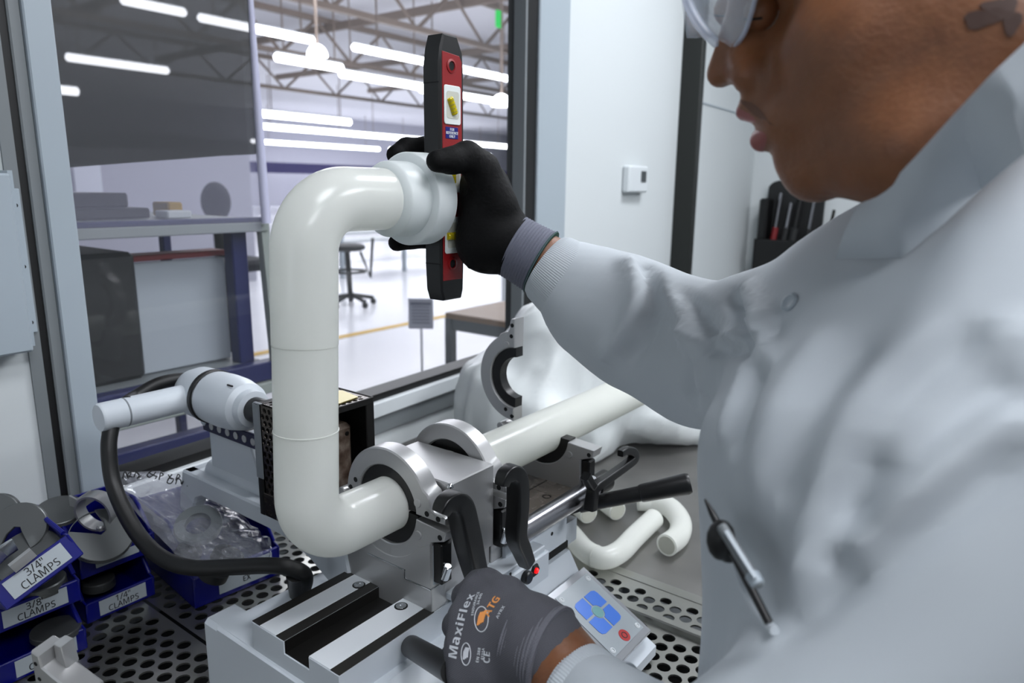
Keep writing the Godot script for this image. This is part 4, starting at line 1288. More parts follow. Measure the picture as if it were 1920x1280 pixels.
func level() -> void:
	var xl := 0.5975
	var xr := 0.6385
	var z0 := -0.003
	var z1 := 0.0222
	var yb := -0.1305
	var yt := 0.158
	var L := thing("spirit_level", "black and red torpedo spirit level held upright against the pipe collar", "spirit level", Vector3(0.618, yb, 0.01))
	# frame outline in (x, y): the ends taper at the outer corners
	var xm := (xl + xr) / 2
	var out := PackedVector2Array([Vector2(xl + 0.006, yb), Vector2(xr - 0.005, yb), Vector2(xr - 0.0015, yb + 0.01), Vector2(xr, yb + 0.045), Vector2(xr, yt - 0.035), Vector2(xr - 0.002, yt - 0.016), Vector2(xr - 0.011, yt), Vector2(xl + 0.008, yt), Vector2(xl + 0.003, yt - 0.014), Vector2(xl, yt - 0.032), Vector2(xl, yb + 0.04), Vector2(xl + 0.0015, yb + 0.012)])
	part(L, "frame", nb().prism(out, Vector3(0, 0, z0), EX, EY, EZ * (z1 - z0), 0.0022), M.level_black)
	for y in [0.108, -0.088]:
		part(L, "joint_line", nb().bb(xl - 0.0003, xl + 0.001, y - 0.0006, y + 0.0006, z0 + 0.002, z1 - 0.001), M.dark_under)
	var ra := xl + 0.0035
	var rb := xr - 0.0045
	var red := PackedVector2Array([Vector2(ra, yb + 0.023), Vector2(rb, yb + 0.023), Vector2(rb, yt - 0.026), Vector2(rb - 0.004, yt - 0.020), Vector2(ra + 0.001, yt - 0.018)])
	part(L, "red_body", nb().prism(red, Vector3(0, 0, z1 - 0.002), EX, EY, EZ * 0.0026, 0.0006), M.level_red)
	var zf := z1 + 0.0007
	# holes near both ends
	for y in [yt - 0.032, yb + 0.042]:
		var c := Vector3((ra + rb) / 2 - 0.001, y, zf)
		var rg := part(L, "hang_hole", nb().lathe([[0.0075, -0.001], [0.0075, 0.0006], [0.0052, 0.0012], [0.0042, -0.001]], c, EZ, 24, true), M.level_red)
		part(rg, "bore", nb().cyl(c - EZ * 0.0009, c + EZ * 0.0001, 0.0045, 20), M.dark_under)
	# three vial windows: white frame, recess and yellow vial
	var tilt := [27.0, 0.0, 90.0]
	var ys := [yt - 0.0725, 0.012, yb + 0.0745]
	for i in 3:
		var y: float = ys[i]
		var x0 := ra + 0.0025
		var x1 := rb - 0.0035
		var h := 0.0205
		var fr := PackedVector2Array()
		var hole := PackedVector2Array()
		for q in [[1, 1, 0], [-1, 1, 90], [-1, -1, 180], [1, -1, 270]]:
			var cc := Vector2((x0 + x1) / 2 + q[0] * ((x1 - x0) / 2 - 0.003), y + q[1] * (h - 0.003))
			fr.append_array(arc(0.003, q[2], q[2] + 90, 5, cc))
		var vf := part(L, "vial_frame", nb().prism(fr, Vector3(0, 0, zf), EX, EY, EZ * 0.0012, 0.0004), M.vial_white)
		var iw := (x1 - x0) / 2 - 0.0035
		var ih := h - 0.0062
		var rec := PackedVector2Array()
		for q in [[1, 1, 0], [-1, 1, 90], [-1, -1, 180], [1, -1, 270]]:
			rec.append_array(arc(0.003, q[2], q[2] + 90, 5, Vector2((x0 + x1) / 2 + q[0] * (iw - 0.003), y + q[1] * (ih - 0.003))))
		part(vf, "window", nb().prism(rec, Vector3(0, 0, zf + 0.0009), EX, EY, EZ * 0.0006), M.pipe_bore)
		var d := Vector3(cos(deg_to_rad(tilt[i] + 90.0)), sin(deg_to_rad(tilt[i] + 90.0)), 0)
		var vc := Vector3((x0 + x1) / 2 - 0.0015, y - 0.001, zf + 0.0012)
		part(vf, "vial", nb().lathe([[0.0036, -0.0095], [0.0044, -0.0085], [0.0044, 0.0085], [0.0036, 0.0095]], vc, d, 24), M.vial_yellow)
		for k in [-0.006, -0.002, 0.002, 0.006]:
			part(vf, "vial_line", nb().lathe([[0.0044, -0.0003], [0.0047, -0.0003], [0.0047, 0.0003], [0.0044, 0.0003]], vc + d * k, d, 24, true), M.brass_tape)
	# blue sticker with three lines
	var sy := yt - 0.1020
	var sc := Vector3((ra + rb) / 2 - 0.001, sy, zf)
	var lab := part(L, "sticker", nb().box(sc, Vector3(0.0205, 0.0125, 0.0008), 0.0003), M.label_blue)
	var ws := ["FOR", "REFERENCE", "ONLY"]
	for k in 3:
		text(lab, ws[k], sc + Vector3(0, 0.0037 - 0.0037 * k, 0.0005), EX, EY, 0.0029, M.print_white, true, 0.92)

# ---------------------------------------------------------------- bins with clamps
# front at z = 0 looking along +z, left wall at x = 0, bottom at y = 0
func make_bin(root: Node3D, o: Vector3, q: Basis, w: float, h: float, d: float, label: Array, lx0 := 0.1, lx1 := 0.9) -> void:
	var t := 0.003
	var side := PackedVector2Array([Vector2(0, 0), Vector2(0.004, h * 0.42), Vector2(-d * 0.06, h * 0.46), Vector2(-d * 0.26, h * 0.86), Vector2(-d * 0.36, h), Vector2(-d, h), Vector2(-d, 0)])
	var tf := func(m: MB) -> MB:
		for i in m.v.size(): m.v[i] = o + q * m.v[i]
		return m
	for x in [0.0, w - t]:
		part(root, "side_wall", tf.call(nb().prism(side, Vector3(x, 0, 0), EZ, EY, EX * t, 0.0008)), M.bin_blue)
	for x in [-0.002, w - t - 0.001]:
		var pts := [Vector3(x + t / 2 + 0.001, h * 0.46, -d * 0.06), Vector3(x + t / 2 + 0.001, h * 0.86, -d * 0.26), Vector3(x + t / 2 + 0.001, h, -d * 0.36), Vector3(x + t / 2 + 0.001, h, -d)]
		part(root, "rim", tf.call(nb().tube(PackedVector3Array(pts), 0.003, 8)), M.bin_blue)
	part(root, "back_wall", tf.call(nb().bb(0, w, 0, h, -d, -d + t, 0.0008)), M.bin_blue)
	part(root, "floor_plate", tf.call(nb().bb(0, w, 0, t, -d, 0, 0.0008)), M.bin_blue)
	part(root, "front_wall", tf.call(nb().bb(0, w, 0, h * 0.42, -t, 0.0025, 0.0012)), M.bin_blue)
	if label.size():
		var card := part(root, "label_card", tf.call(nb().bb(w * lx0, w * lx1, h * 0.07, h * 0.38, 0.0025, 0.0035)), M.label_card)
		var n := label.size()
		for k in n:
			if label[k] == "": continue
			var y := h * (0.225 + (0.075 - 0.145 * k if n > 1 else 0.0))
			text(card, label[k], o + q * Vector3(w * (lx0 + lx1) / 2, y, 0.0037), q.x, q.y, 0.0086, M.ink)

func clamp_disc(called: String, label: String, c: Vector3, n: Vector3, along: Vector3, r: float, th: float, notch := true) -> void:
	n = n.normalized()
	along = (along - n * along.dot(n)).normalized()
	var side := n.cross(along)
	var pl := PackedVector2Array()
	if notch:
		pl.append_array(arc(r, 62, 418 - 62 + 0.0, 36))
		pl.append_array(PackedVector2Array([Vector2(0.62 * r * 0.75, -0.2 * r), Vector2(0.1 * r, -0.16 * r), Vector2(0.0, 0.02 * r), Vector2(0.12 * r, 0.2 * r)]))
	else:
		pl = arc(r, 0, 351, 39)
	var o := thing(called, label, "pipe clamp", c, "metal pipe clamps in the blue bins")
	part(o, "plate", nb().prism(pl, c - n * th / 2, along, side, n * th, th * 0.15), M.clamp_zinc)
	part(o, "edge_band", nb().lathe([[r * 0.985, -th * 0.8], [r * 1.01, -th * 0.8], [r * 1.01, -th * 0.35], [r * 0.985, -th * 0.35]], c, n, 36, true), M.clamp_zinc)

func bins() -> void:
	var gr := "blue stacking bins"
	var I := Basis.IDENTITY
	var c := thing("storage_bin", "blue bin lowest of the left stack, its white label half hidden by a steel jaw", "bin", Vector3(0.29, TBL, -0.5), gr)
	make_bin(c, Vector3(0.236, TBL + 0.001, -0.4), I, 0.108, 0.0725, 0.17, ["", "CLAMPS"], 0.22, 0.88)
	var b := thing("storage_bin", "blue bin labelled 3/8 clamps, in the middle of the left stack", "bin", Vector3(0.29, TBL + 0.073, -0.5), gr)
	make_bin(b, Vector3(0.236, TBL + 0.0735, -0.4), I, 0.108, 0.0725, 0.17, ["3/8\"", "CLAMPS"], 0.17, 0.85)
	# the top bin sits askew, tipped forward
	var p0 := pt(14.6, 1109, 0.80)
	var p1 := pt(123, 1031, 0.845)
	var ex := (p1 - p0).normalized()
	var ey := (Vector3(-0.12, 1.0, -0.45) - ex * ex.dot(Vector3(-0.12, 1.0, -0.45))).normalized()
	var qa := Basis(ex, ey, ex.cross(ey))
	var wa := p0.distance_to(p1) / 0.74
	var oa := p0 - ex * wa * 0.13 - ey * 0.0725 * 0.225
	var a := thing("storage_bin", "blue bin labelled 3/4 clamps, tilted askew on top of the left stack", "bin", oa, gr)
	make_bin(a, oa, qa, wa, 0.0725, 0.16, ["3/4\"", "CLAMPS"], 0.13, 0.87)
	var d := thing("storage_bin", "blue bin labelled 1/4 clamps, under the bin of large discs", "bin", Vector3(0.42, TBL, -0.52), gr)
	make_bin(d, Vector3(0.367, TBL + 0.001, -0.456), I, 0.098, 0.0725, 0.125, ["1/4\"", "CLAMPS"], 0.18, 0.86)
	var e := thing("storage_bin", "blue bin holding large discs and an upright ring, on the 1/4 bin", "bin", Vector3(0.42, TBL + 0.073, -0.52), gr)
	make_bin(e, Vector3(0.365, TBL + 0.0735, -0.452), I, 0.105, 0.0725, 0.128, [], 0.1, 0.9)
	part(e, "label_card", nb().bb(0.385, 0.445, TBL + 0.083, TBL + 0.095, -0.4495, -0.448), M.label_card)
	var f0 := on(365, 1142, 1, TBL)
	var f1 := on(525, 1075, 1, TBL)
	var fx := (f1 - f0).normalized()
	var f := thing("storage_bin", "wide blue bin holding a marked plastic bag, behind the black cable", "bin", f0, gr)
	make_bin(f, f0 + Vector3(0, 0.001, 0), Basis(fx, EY, fx.cross(EY)), f0.distance_to(f1), 0.115, 0.19, ["", "EX"], 0.27, 0.9)
	# metal clamps
	var N := Vector3(-0.25, 0.8, 0.55)
	var A := Vector3(0.3, 0.35, -0.4)
	clamp_disc("clamp_disc", "large plain metal disc at the back of the bin on the 1/4 bin", pt(112, 957, 1.03), Vector3(-0.1, 0.95, 0.25), EX, 0.032, 0.005, false)
	clamp_disc("clamp_disc", "large bright notched disc lying in front of the upright ring", pt(190, 1003, 0.99), Vector3(-0.1, 0.75, 0.6), Vector3(0.1, 0.5, -0.75), 0.040, 0.006)
	clamp_disc("clamp_disc", "grey notched disc in the middle of the tilted 3/4 bin", pt(38, 988, 0.86), Vector3(-0.5, 0.45, 0.75), Vector3(-0.7, -0.6, 0), 0.029, 0.006)
	clamp_disc("clamp_disc", "metal disc cut off by the left edge of the picture", pt(-2, 962, 0.89), Vector3(-0.6, 0.3, 0.75), Vector3(-0.7, -0.5, 0), 0.024, 0.006, false)
	clamp_disc("clamp_disc", "pale disc leaning behind the 3/4 label card", pt(58, 1046, 0.852), Vector3(-0.35, 0.75, 0.55), Vector3(0.6, 0.2, -0.4), 0.036, 0.006, false)
	clamp_disc("clamp_disc", "stacked dark disc peeping out under the 3/4 label", on(75, 1093, 1, TBL + 0.105), EY, EX, 0.030, 0.010, false)
	clamp_disc("clamp_disc", "dark disc lying in the lowest bin of the left stack", on(105, 1180, 1, TBL + 0.033), EY, EX, 0.030, 0.006, false)
	clamp_disc("clamp_disc", "dim disc inside the 1/4 bin", on(185, 1090, 1, TBL + 0.035), EY, EX, 0.022, 0.01, false)
	var rc := pt(182, 957, 1.01)
	var rn := thing("clamp_ring", "upright bright metal ring standing among the discs", "pipe clamp", rc, "metal pipe clamps in the blue bins")
	var ra := Vector3(0.85, 0.1, -0.5)
	part(rn, "band", nb().lathe([[0.0245, -0.010], [0.0275, -0.010], [0.0275, 0.010], [0.0245, 0.010]], rc, ra, 36, true), M.aluminium_matt)
	part(rn, "lug", nb().box(rc + Vector3(0, -0.024, 0.008), Vector3(0.012, 0.008, 0.01), 0.002), M.aluminium_matt)
	var tb := pt(152, 938, 1.03)
	single("clamp_strap", nb().tube(PackedVector3Array([pt(132, 938, 1.03), pt(148, 945, 1.02), pt(176, 926, 1.03)]), 0.009, 10, 0.2, EY, true), M.aluminium_matt, "flat metal strap lying behind the upright ring", "pipe clamp", tb, "metal pipe clamps in the blue bins")
	var st := pt(8, 1030, 0.82)
	single("clamp_strap", nb().tube(PackedVector3Array([pt(-12, 1050, 0.82), pt(6, 1034, 0.82), pt(27, 1020, 0.83)]), 0.009, 10, 0.3, EY, true), M.aluminium_bright, "curved metal strap at the left edge in the 3/4 bin", "pipe clamp", st, "metal pipe clamps in the blue bins")
	single("clamp_bar", nb().tube(PackedVector3Array([pt(22, 1066, 0.80), pt(62, 1034, 0.815)]), 0.0065, 8, 0.6, EY, true), M.aluminium_matt, "short square metal bar lying on the pale disc of the 3/4 bin", "pipe clamp", pt(40, 1050, 0.80), "metal pipe clamps in the blue bins")

func loose_things() -> void:
	# plastic bag in the wide bin
	var bc := pt(370, 1000, 0.98)
	var B := thing("plastic_bag", "clear plastic bag with handwriting, stuffed in the wide blue bin", "bag", bc)
	var fn := FastNoiseLite.new()
	fn.seed = 4
	fn.frequency = 22.0
	fn.fractal_octaves = 3
	var L := [[218, 884, 1.11], [226, 925, 1.10], [262, 968, 1.08], [300, 1010, 1.03], [340, 1050, 0.98], [392, 1078, 0.95]]
	var Rr := [[300, 884, 1.15], [384, 905, 1.14], [425, 945, 1.11], [460, 982, 1.06], [486, 1012, 1.0], [495, 1045, 0.95]]
	var rows := []
	for j in 31:
		var fj := j / 30.0 * 5.0
		var j0 := mini(int(fj), 4)
		var row := []
		for i in 31:
			var u := i / 30.0
			var a := Vector3(L[j0][0], L[j0][1], L[j0][2]).lerp(Vector3(L[j0 + 1][0], L[j0 + 1][1], L[j0 + 1][2]), fj - j0)
			var b := Vector3(Rr[j0][0], Rr[j0][1], Rr[j0][2]).lerp(Vector3(Rr[j0 + 1][0], Rr[j0 + 1][1], Rr[j0 + 1][2]), fj - j0)
			var q := a.lerp(b, u)
			var p := pt(q.x, q.y, q.z)
			var amp := 0.006 + 0.012 * smoothstep(0.3, 0.8, j / 30.0)
			p += Vector3(-0.3, 0.7, 0.6) * (fn.get_noise_3dv(p) * amp + 0.014 * sin(PI * u) * sin(PI * clampf(j / 30.0, 0, 1)))
			row.append(p)
		rows.append(row)
	part(B, "film", nb().sheet(rows), M.bag_film)
	part(B, "film_back", nb().sheet(rows.map(func(r): return r.map(func(p): return p + Vector3(0.02, -0.012, -0.012) * (1.0 + fn.get_noise_3dv(p * 1.3))))), M.bag_film)
	# gasket and fittings seen through the film
	var gk := pt(372, 985, 1.055)
	part(B, "grey_gasket", nb().lathe([[0.018, -0.006], [0.032, -0.006], [0.034, 0], [0.032, 0.006], [0.018, 0.006]], gk, Vector3(-0.3, 0.85, 0.4), 32, true), M.frame_grey)
	for q in [[425, 1030, 1.0, 0.022], [352, 1022, 1.02, 0.018], [400, 1058, 0.97, 0.02]]:
		part(B, "black_fitting", nb().lathe([[q[3] * 0.5, -0.007], [q[3], -0.006], [q[3], 0.006], [q[3] * 0.5, 0.007]], pt(q[0], q[1], q[2]) - Vector3(0, 0.012, 0), Vector3(0.2 + q[3] * 4, 0.8, 0.3), 24, true), M.dark_grey)
	# handwriting on the film: strokes of black ink
	var ink := nb()
	var bent := func(px, py):
		return pt(px, py, lerpf(1.10, 1.125, (px - 225) / 90.0) - (py - 885) * 0.0009) + Vector3(-0.3, 0.7, 0.6) * 0.012
	for s in [[[231, 903], [236, 889], [242, 903], [247, 890], [240, 897], [250, 900]], [[252, 901], [256, 892], [262, 896], [258, 904], [266, 897]], [[286, 888], [280, 892], [287, 896], [281, 901], [277, 896], [286, 888]], [[293, 891], [289, 897], [295, 899], [292, 903]], [[299, 905], [302, 892], [307, 896], [301, 899]], [[316, 896], [322, 904]], [[323, 895], [315, 905]], [[330, 906], [334, 895], [338, 899], [332, 903]],
		[[318, 902], [314, 910], [321, 912], [326, 904], [318, 902]], [[330, 913], [333, 904], [339, 905], [341, 914], [345, 905], [350, 908], [352, 917]]]:
		var pp := []
		for p in s: pp.append(bent.call(p[0], p[1]))
		ink.tube(smooth(pp, 3), 0.0009, 6)
	part(B, "handwriting", ink, M.ink)
	# milky plastic sack behind the machine
	var S := Sdf.new()
	S.cap(pt(1010, 760, 1.75), 0.20, pt(1060, 660, 1.75), 0.13, 0.08)
	S.cap(pt(1060, 660, 1.75), 0.12, pt(1090, 600, 1.78), 0.09, 0.08)
	S.cap(pt(1130, 720, 1.8), 0.15, pt(1290, 770, 1.85), 0.075, 0.07)
	S.cap(pt(1210, 790, 1.72), 0.04, pt(1370, 800, 1.8), 0.045, 0.05)
	var wn := FastNoiseLite.new()
	wn.seed = 12
	wn.frequency = 6.0
	wn.fractal_type = FastNoiseLite.FRACTAL_RIDGED
	wn.fractal_octaves = 2
	S.build(0.012, func(p, n): return 0.013 * wn.get_noise_3dv(p * Vector3(1.0, 0.4, 1.0)), func(p): return maxf(p.y, TBL + 0.002))
	var sb := MeshInstance3D.new()
	sb.name = numbered("plastic_sack")
	add_child(sb)
	sb.position = Vector3(1.6, EYE + TBL, -0.1)
	sb.mesh = S.mesh(Vector3(1.6, TBL, -0.1))
	sb.material_override = M.bag_white
	tag(sb, "large crumpled milky plastic sack on the bench behind the long pipe", "sack")
	# aluminium jaw at the lower left corner
	var jc := pt(100, 1250, 0.62)
	var J := thing("steel_jaw", "loose notched aluminium jaw piece at the lower left corner", "clamp jaw", jc)
	var jx := (pt(180, 1290, 0.60) - pt(80, 1225, 0.62)).normalized()
	var jy := Vector3(-0.1, 0.95, 0.2)
	jy = (jy - jx * jx.dot(jy)).normalized()
	var jz := jx.cross(jy)
	var o := pt(58, 1222, 0.62)
	var pl := PackedVector2Array([Vector2(-0.001, -0.06), Vector2(-0.001, 0.0), Vector2(0.009, 0.0), Vector2(0.011, -0.013), Vector2(0.024, -0.016), Vector2(0.058, -0.02), Vector2(0.075, -0.06)])
	part(J, "body", nb().prism(pl, o, jx, jy, -jz * 0.022, 0.0015), M.aluminium_matt)
	part(J, "ear", nb().prism(PackedVector2Array([Vector2(0.012, -0.016), Vector2(0.012, 0.006), Vector2(0.022, 0.008), Vector2(0.026, -0.017)]), o - jz * 0.012, jx, jy, -jz * 0.012, 0.0012), M.aluminium_matt)
	for q in [[0.004, -0.012], [0.006, -0.03]]:
		part(J, "hole", nb().cyl(o + jx * q[0] + jy * q[1] - jz * 0.001, o + jx * q[0] + jy * q[1] + jz * 0.0006, 0.002, 12), M.dark_under)

# ---------------------------------------------------------------- one smooth skin over tapered capsules (surface nets)
class Sdf:
	var a := PackedVector3Array()
	var ab := PackedVector3Array()
	var il := PackedFloat32Array()
	var ra := PackedFloat32Array()
	var dr := PackedFloat32Array()
	var kk := PackedFloat32Array()
	var neg := PackedByteArray()
	var vs := PackedVector3Array()
	var ns := PackedVector3Array()
	var ix := PackedInt32Array()

	func cap(p: Vector3, r0: float, q: Vector3, r1: float, k := 0.01, cut := false) -> void:
		a.append(p)
		ab.append(q - p)
		il.append(1.0 / maxf((q - p).length_squared(), 1e-9))
		ra.append(r0)
		dr.append(r1 - r0)
		kk.append(k)
		neg.append(1 if cut else 0)

	func ball(p: Vector3, r: float, k := 0.01) -> void:
		cap(p, r, p + Vector3(1e-4, 0, 0), r, k)

	func chain(ps: Array, rs: Array, k := 0.008) -> void:
		for i in ps.size() - 1:
			cap(ps[i], rs[i], ps[i + 1], rs[i + 1], k)

	func one(i: int, p: Vector3) -> float:
		var w := p - a[i]
		var t := clampf(w.dot(ab[i]) * il[i], 0.0, 1.0)
		return (w - ab[i] * t).length() - ra[i] - dr[i] * t

	func f(p: Vector3, use) -> float:
		var d := 1e3
		for i: int in use:
			var w := p - a[i]
			var t := clampf(w.dot(ab[i]) * il[i], 0.0, 1.0)
			var e := (w - ab[i] * t).length() - ra[i] - dr[i] * t
			var k := kk[i]
			if neg[i]:
				var h := maxf(k - absf(d + e), 0.0) / k
				d = maxf(d, -e) + h * h * k * 0.25
			else:
				var h := maxf(k - absf(d - e), 0.0) / k
				d = minf(d, e) - h * h * k * 0.25
		return d

	func at(p: Vector3) -> float:
		return f(p, range(a.size()))

	func grad(p: Vector3) -> Vector3:
		var e := 0.001
		return Vector3(at(p + Vector3(e, 0, 0)) - at(p - Vector3(e, 0, 0)), at(p + Vector3(0, e, 0)) - at(p - Vector3(0, e, 0)), at(p + Vector3(0, 0, e)) - at(p - Vector3(0, 0, e))).normalized()

	func onto(p: Vector3) -> Vector3:
		for i in 5:
			p -= grad(p) * at(p)
		return p

	# where a line of sight first meets the surface
	func hit(o: Vector3, d: Vector3) -> Vector3:
		d = d.normalized()
		var t := 0.15
		for i in 80:
			var e := at(o + d * t)
			if e < 0.0006:
				break
			t += e * 0.8
			if t > 3.0:
				break
		return o + d * t

	func build(cell: float, disp = null, post = null) -> void:
		var S := 4
		var bs := cell * S
		var half := bs * 0.8661
		var blocks := {}
		var n := a.size()
		for i in n:
			if neg[i]: continue
			var r := maxf(ra[i], ra[i] + dr[i]) + kk[i] * 0.3 + cell
			var b := a[i] + ab[i]
			var lo := a[i].min(b) - Vector3.ONE * r
			var hi := a[i].max(b) + Vector3.ONE * r
			for x in range(floori(lo.x / bs), floori(hi.x / bs) + 1):
				for y in range(floori(lo.y / bs), floori(hi.y / bs) + 1):
					for z in range(floori(lo.z / bs), floori(hi.z / bs) + 1):
						var key := Vector3i(x, y, z)
						if not blocks.has(key):
							var c := (Vector3(key) + Vector3.ONE * 0.5) * bs
							if absf(one(i, c)) < half + kk[i] + cell:
								blocks[key] = true
		var vals := {}
		var vid := {}
		var base := vs.size()
		var cells := []
		for key: Vector3i in blocks:
			var c := (Vector3(key) + Vector3.ONE * 0.5) * bs
			var ds := PackedFloat32Array()
			var dm := 1e3
			for i in n:
				var e := one(i, c)
				ds.append(e)
				if not neg[i]:
					dm = minf(dm, e)
			var use := PackedInt32Array()
			for i in n:
				if neg[i]:
					if ds[i] < half + kk[i] + cell: use.append(i)
				elif ds[i] < dm + 2.0 * half + kk[i]:
					use.append(i)
			if absf(f(c, use)) > half + cell * 2.0:
				continue
			var loc := PackedFloat32Array()
			loc.resize(125)
			for x in 5:
				for y in 5:
					for z in 5:
						var g := key * S + Vector3i(x, y, z)
						var kx := ((g.x + 4096) * 8192 + g.y + 4096) * 8192 + g.z + 4096
						var val = vals.get(kx)
						if val == null:
							val = f(Vector3(g) * cell, use)
							vals[kx] = val
						loc[(x * 5 + y) * 5 + z] = val
			for x in 4:
				for y in 4:
					for z in 4:
						var o := (x * 5 + y) * 5 + z
						var w := [loc[o], loc[o + 25], loc[o + 5], loc[o + 30], loc[o + 1], loc[o + 26], loc[o + 6], loc[o + 31]]
						var m := 0
						for k in 8:
							if w[k] < 0.0: m |= 1 << k
						if m == 0 or m == 255: continue
						var s := Vector3.ZERO
						var cnt := 0
						for e in EDGES:
							var p: float = w[e[0]]
							var q: float = w[e[1]]
							if (p < 0.0) != (q < 0.0):
								var t := p / (p - q)
								s += (CORN[e[0]] as Vector3).lerp(CORN[e[1]], t)
								cnt += 1
						var g := key * S + Vector3i(x, y, z)
						vid[((g.x + 4096) * 8192 + g.y + 4096) * 8192 + g.z + 4096] = vs.size()
						vs.append((Vector3(g) + s / cnt) * cell)
						cells.append([g, w[0] < 0.0, w[1] < 0.0, w[2] < 0.0, w[4] < 0.0])
		var ky := 8192
		var kx2 := 8192 * 8192
		for c in cells:
			var g: Vector3i = c[0]
			var id := ((g.x + 4096) * 8192 + g.y + 4096) * 8192 + g.z + 4096
			for ax in 3:
				if c[1] == c[2 + ax]: continue
				var u: int = [ky, 1, kx2][ax]
				var v: int = [1, kx2, ky][ax]
				var q0 = vid.get(id)
				var q1 = vid.get(id - u)
				var q2 = vid.get(id - u - v)
				var q3 = vid.get(id - v)
				if q1 == null or q2 == null or q3 == null: continue
				if c[1]:
					ix.append_array(PackedInt32Array([q0, q2, q1, q0, q3, q2]))
				else:
					ix.append_array(PackedInt32Array([q0, q1, q2, q0, q2, q3]))
		normals()
		if disp != null:
			for i in range(base, vs.size()):
				vs[i] += ns[i] * disp.call(vs[i], ns[i])
		if post != null:
			for i in range(base, vs.size()):
				vs[i] = Vector3(vs[i].x, post.call(vs[i]), vs[i].z)
		if disp != null or post != null:
			normals()

	func normals() -> void:
		ns = PackedVector3Array()
		ns.resize(vs.size())
		for i in range(0, ix.size(), 3):
			var n := (vs[ix[i + 2]] - vs[ix[i]]).cross(vs[ix[i + 1]] - vs[ix[i]])
			ns[ix[i]] += n
			ns[ix[i + 1]] += n
			ns[ix[i + 2]] += n
		for i in ns.size():
			ns[i] = ns[i].normalized() if ns[i].length() > 1e-15 else Vector3.UP

	func mesh(shift: Vector3) -> ArrayMesh:
		var o := PackedVector3Array()
		o.resize(vs.size())
		for i in vs.size(): o[i] = vs[i] - shift
		var arr := []
		arr.resize(Mesh.ARRAY_MAX)
		arr[Mesh.ARRAY_VERTEX] = o
		arr[Mesh.ARRAY_NORMAL] = ns
		arr[Mesh.ARRAY_INDEX] = ix
		var am := ArrayMesh.new()
		am.add_surface_from_arrays(Mesh.PRIMITIVE_TRIANGLES, arr)
		return am

	const CORN := [Vector3(0, 0, 0), Vector3(1, 0, 0), Vector3(0, 1, 0), Vector3(1, 1, 0), Vector3(0, 0, 1), Vector3(1, 0, 1), Vector3(0, 1, 1), Vector3(1, 1, 1)]
	const EDGES := [[0, 1], [2, 3], [4, 5], [6, 7], [0, 2], [1, 3], [4, 6], [5, 7], [0, 4], [1, 5], [2, 6], [3, 7]]

func skin_part(parent: Node3D, called: String, s: Sdf, m: Material) -> MeshInstance3D:
	var o := MeshInstance3D.new()
	o.name = called
	parent.add_child(o, true)
	o.mesh = s.mesh(home(parent))
	o.material_override = m
	return o

# lettering laid onto a curved surface
func wrap_text(parent: Node3D, words: String, c: Vector3, right: Vector3, up: Vector3, h: float, s: Sdf, m: Material, bold := true) -> void:
	var tm := TextMesh.new()
	tm.text = words
	var fo := SystemFont.new()
	fo.font_names = PackedStringArray(["Droid Sans"])
	if bold: fo.font_weight = 700
	tm.font = fo
	tm.font_size = 32
	tm.pixel_size = h / 23.0
	tm.depth = 0.0
	tm.curve_step = 2.0
	var arr := tm.get_mesh_arrays()
	right = right.normalized()
	up = (up - right * up.dot(right)).normalized()
	var vs: PackedVector3Array = arr[Mesh.ARRAY_VERTEX]
	var ns := PackedVector3Array()
	for i in vs.size():
		var p := s.onto(c + right * vs[i].x + up * vs[i].y)
		var n := s.grad(p)
		vs[i] = p + n * 0.0005 - home(parent)
		ns.append(n)
	var na := []
	na.resize(Mesh.ARRAY_MAX)
	na[Mesh.ARRAY_VERTEX] = vs
	na[Mesh.ARRAY_NORMAL] = ns
	na[Mesh.ARRAY_INDEX] = arr[Mesh.ARRAY_INDEX]
	var am := ArrayMesh.new()
	am.add_surface_from_arrays(Mesh.PRIMITIVE_TRIANGLES, na)
	var o := MeshInstance3D.new()
	o.name = "lettering"
	parent.add_child(o, true)
	o.mesh = am
	o.material_override = m

func wrap_line(parent: Node3D, called: String, pts: Array, r: float, s: Sdf, m: Material) -> void:
	var q := []
	for p in pts: q.append(s.onto(p))
	part(parent, called, nb().tube(PackedVector3Array(q), r, 6), m)

# ---------------------------------------------------------------- the worker
func P4(q: Array) -> Vector3:
	return pt(q[0], q[1], q[2])

func caps(s: Sdf, l: Array, k: float) -> void:
	for i in l.size() - 1:
		s.cap(P4(l[i]), l[i][3], P4(l[i + 1]), l[i + 1][3], k)

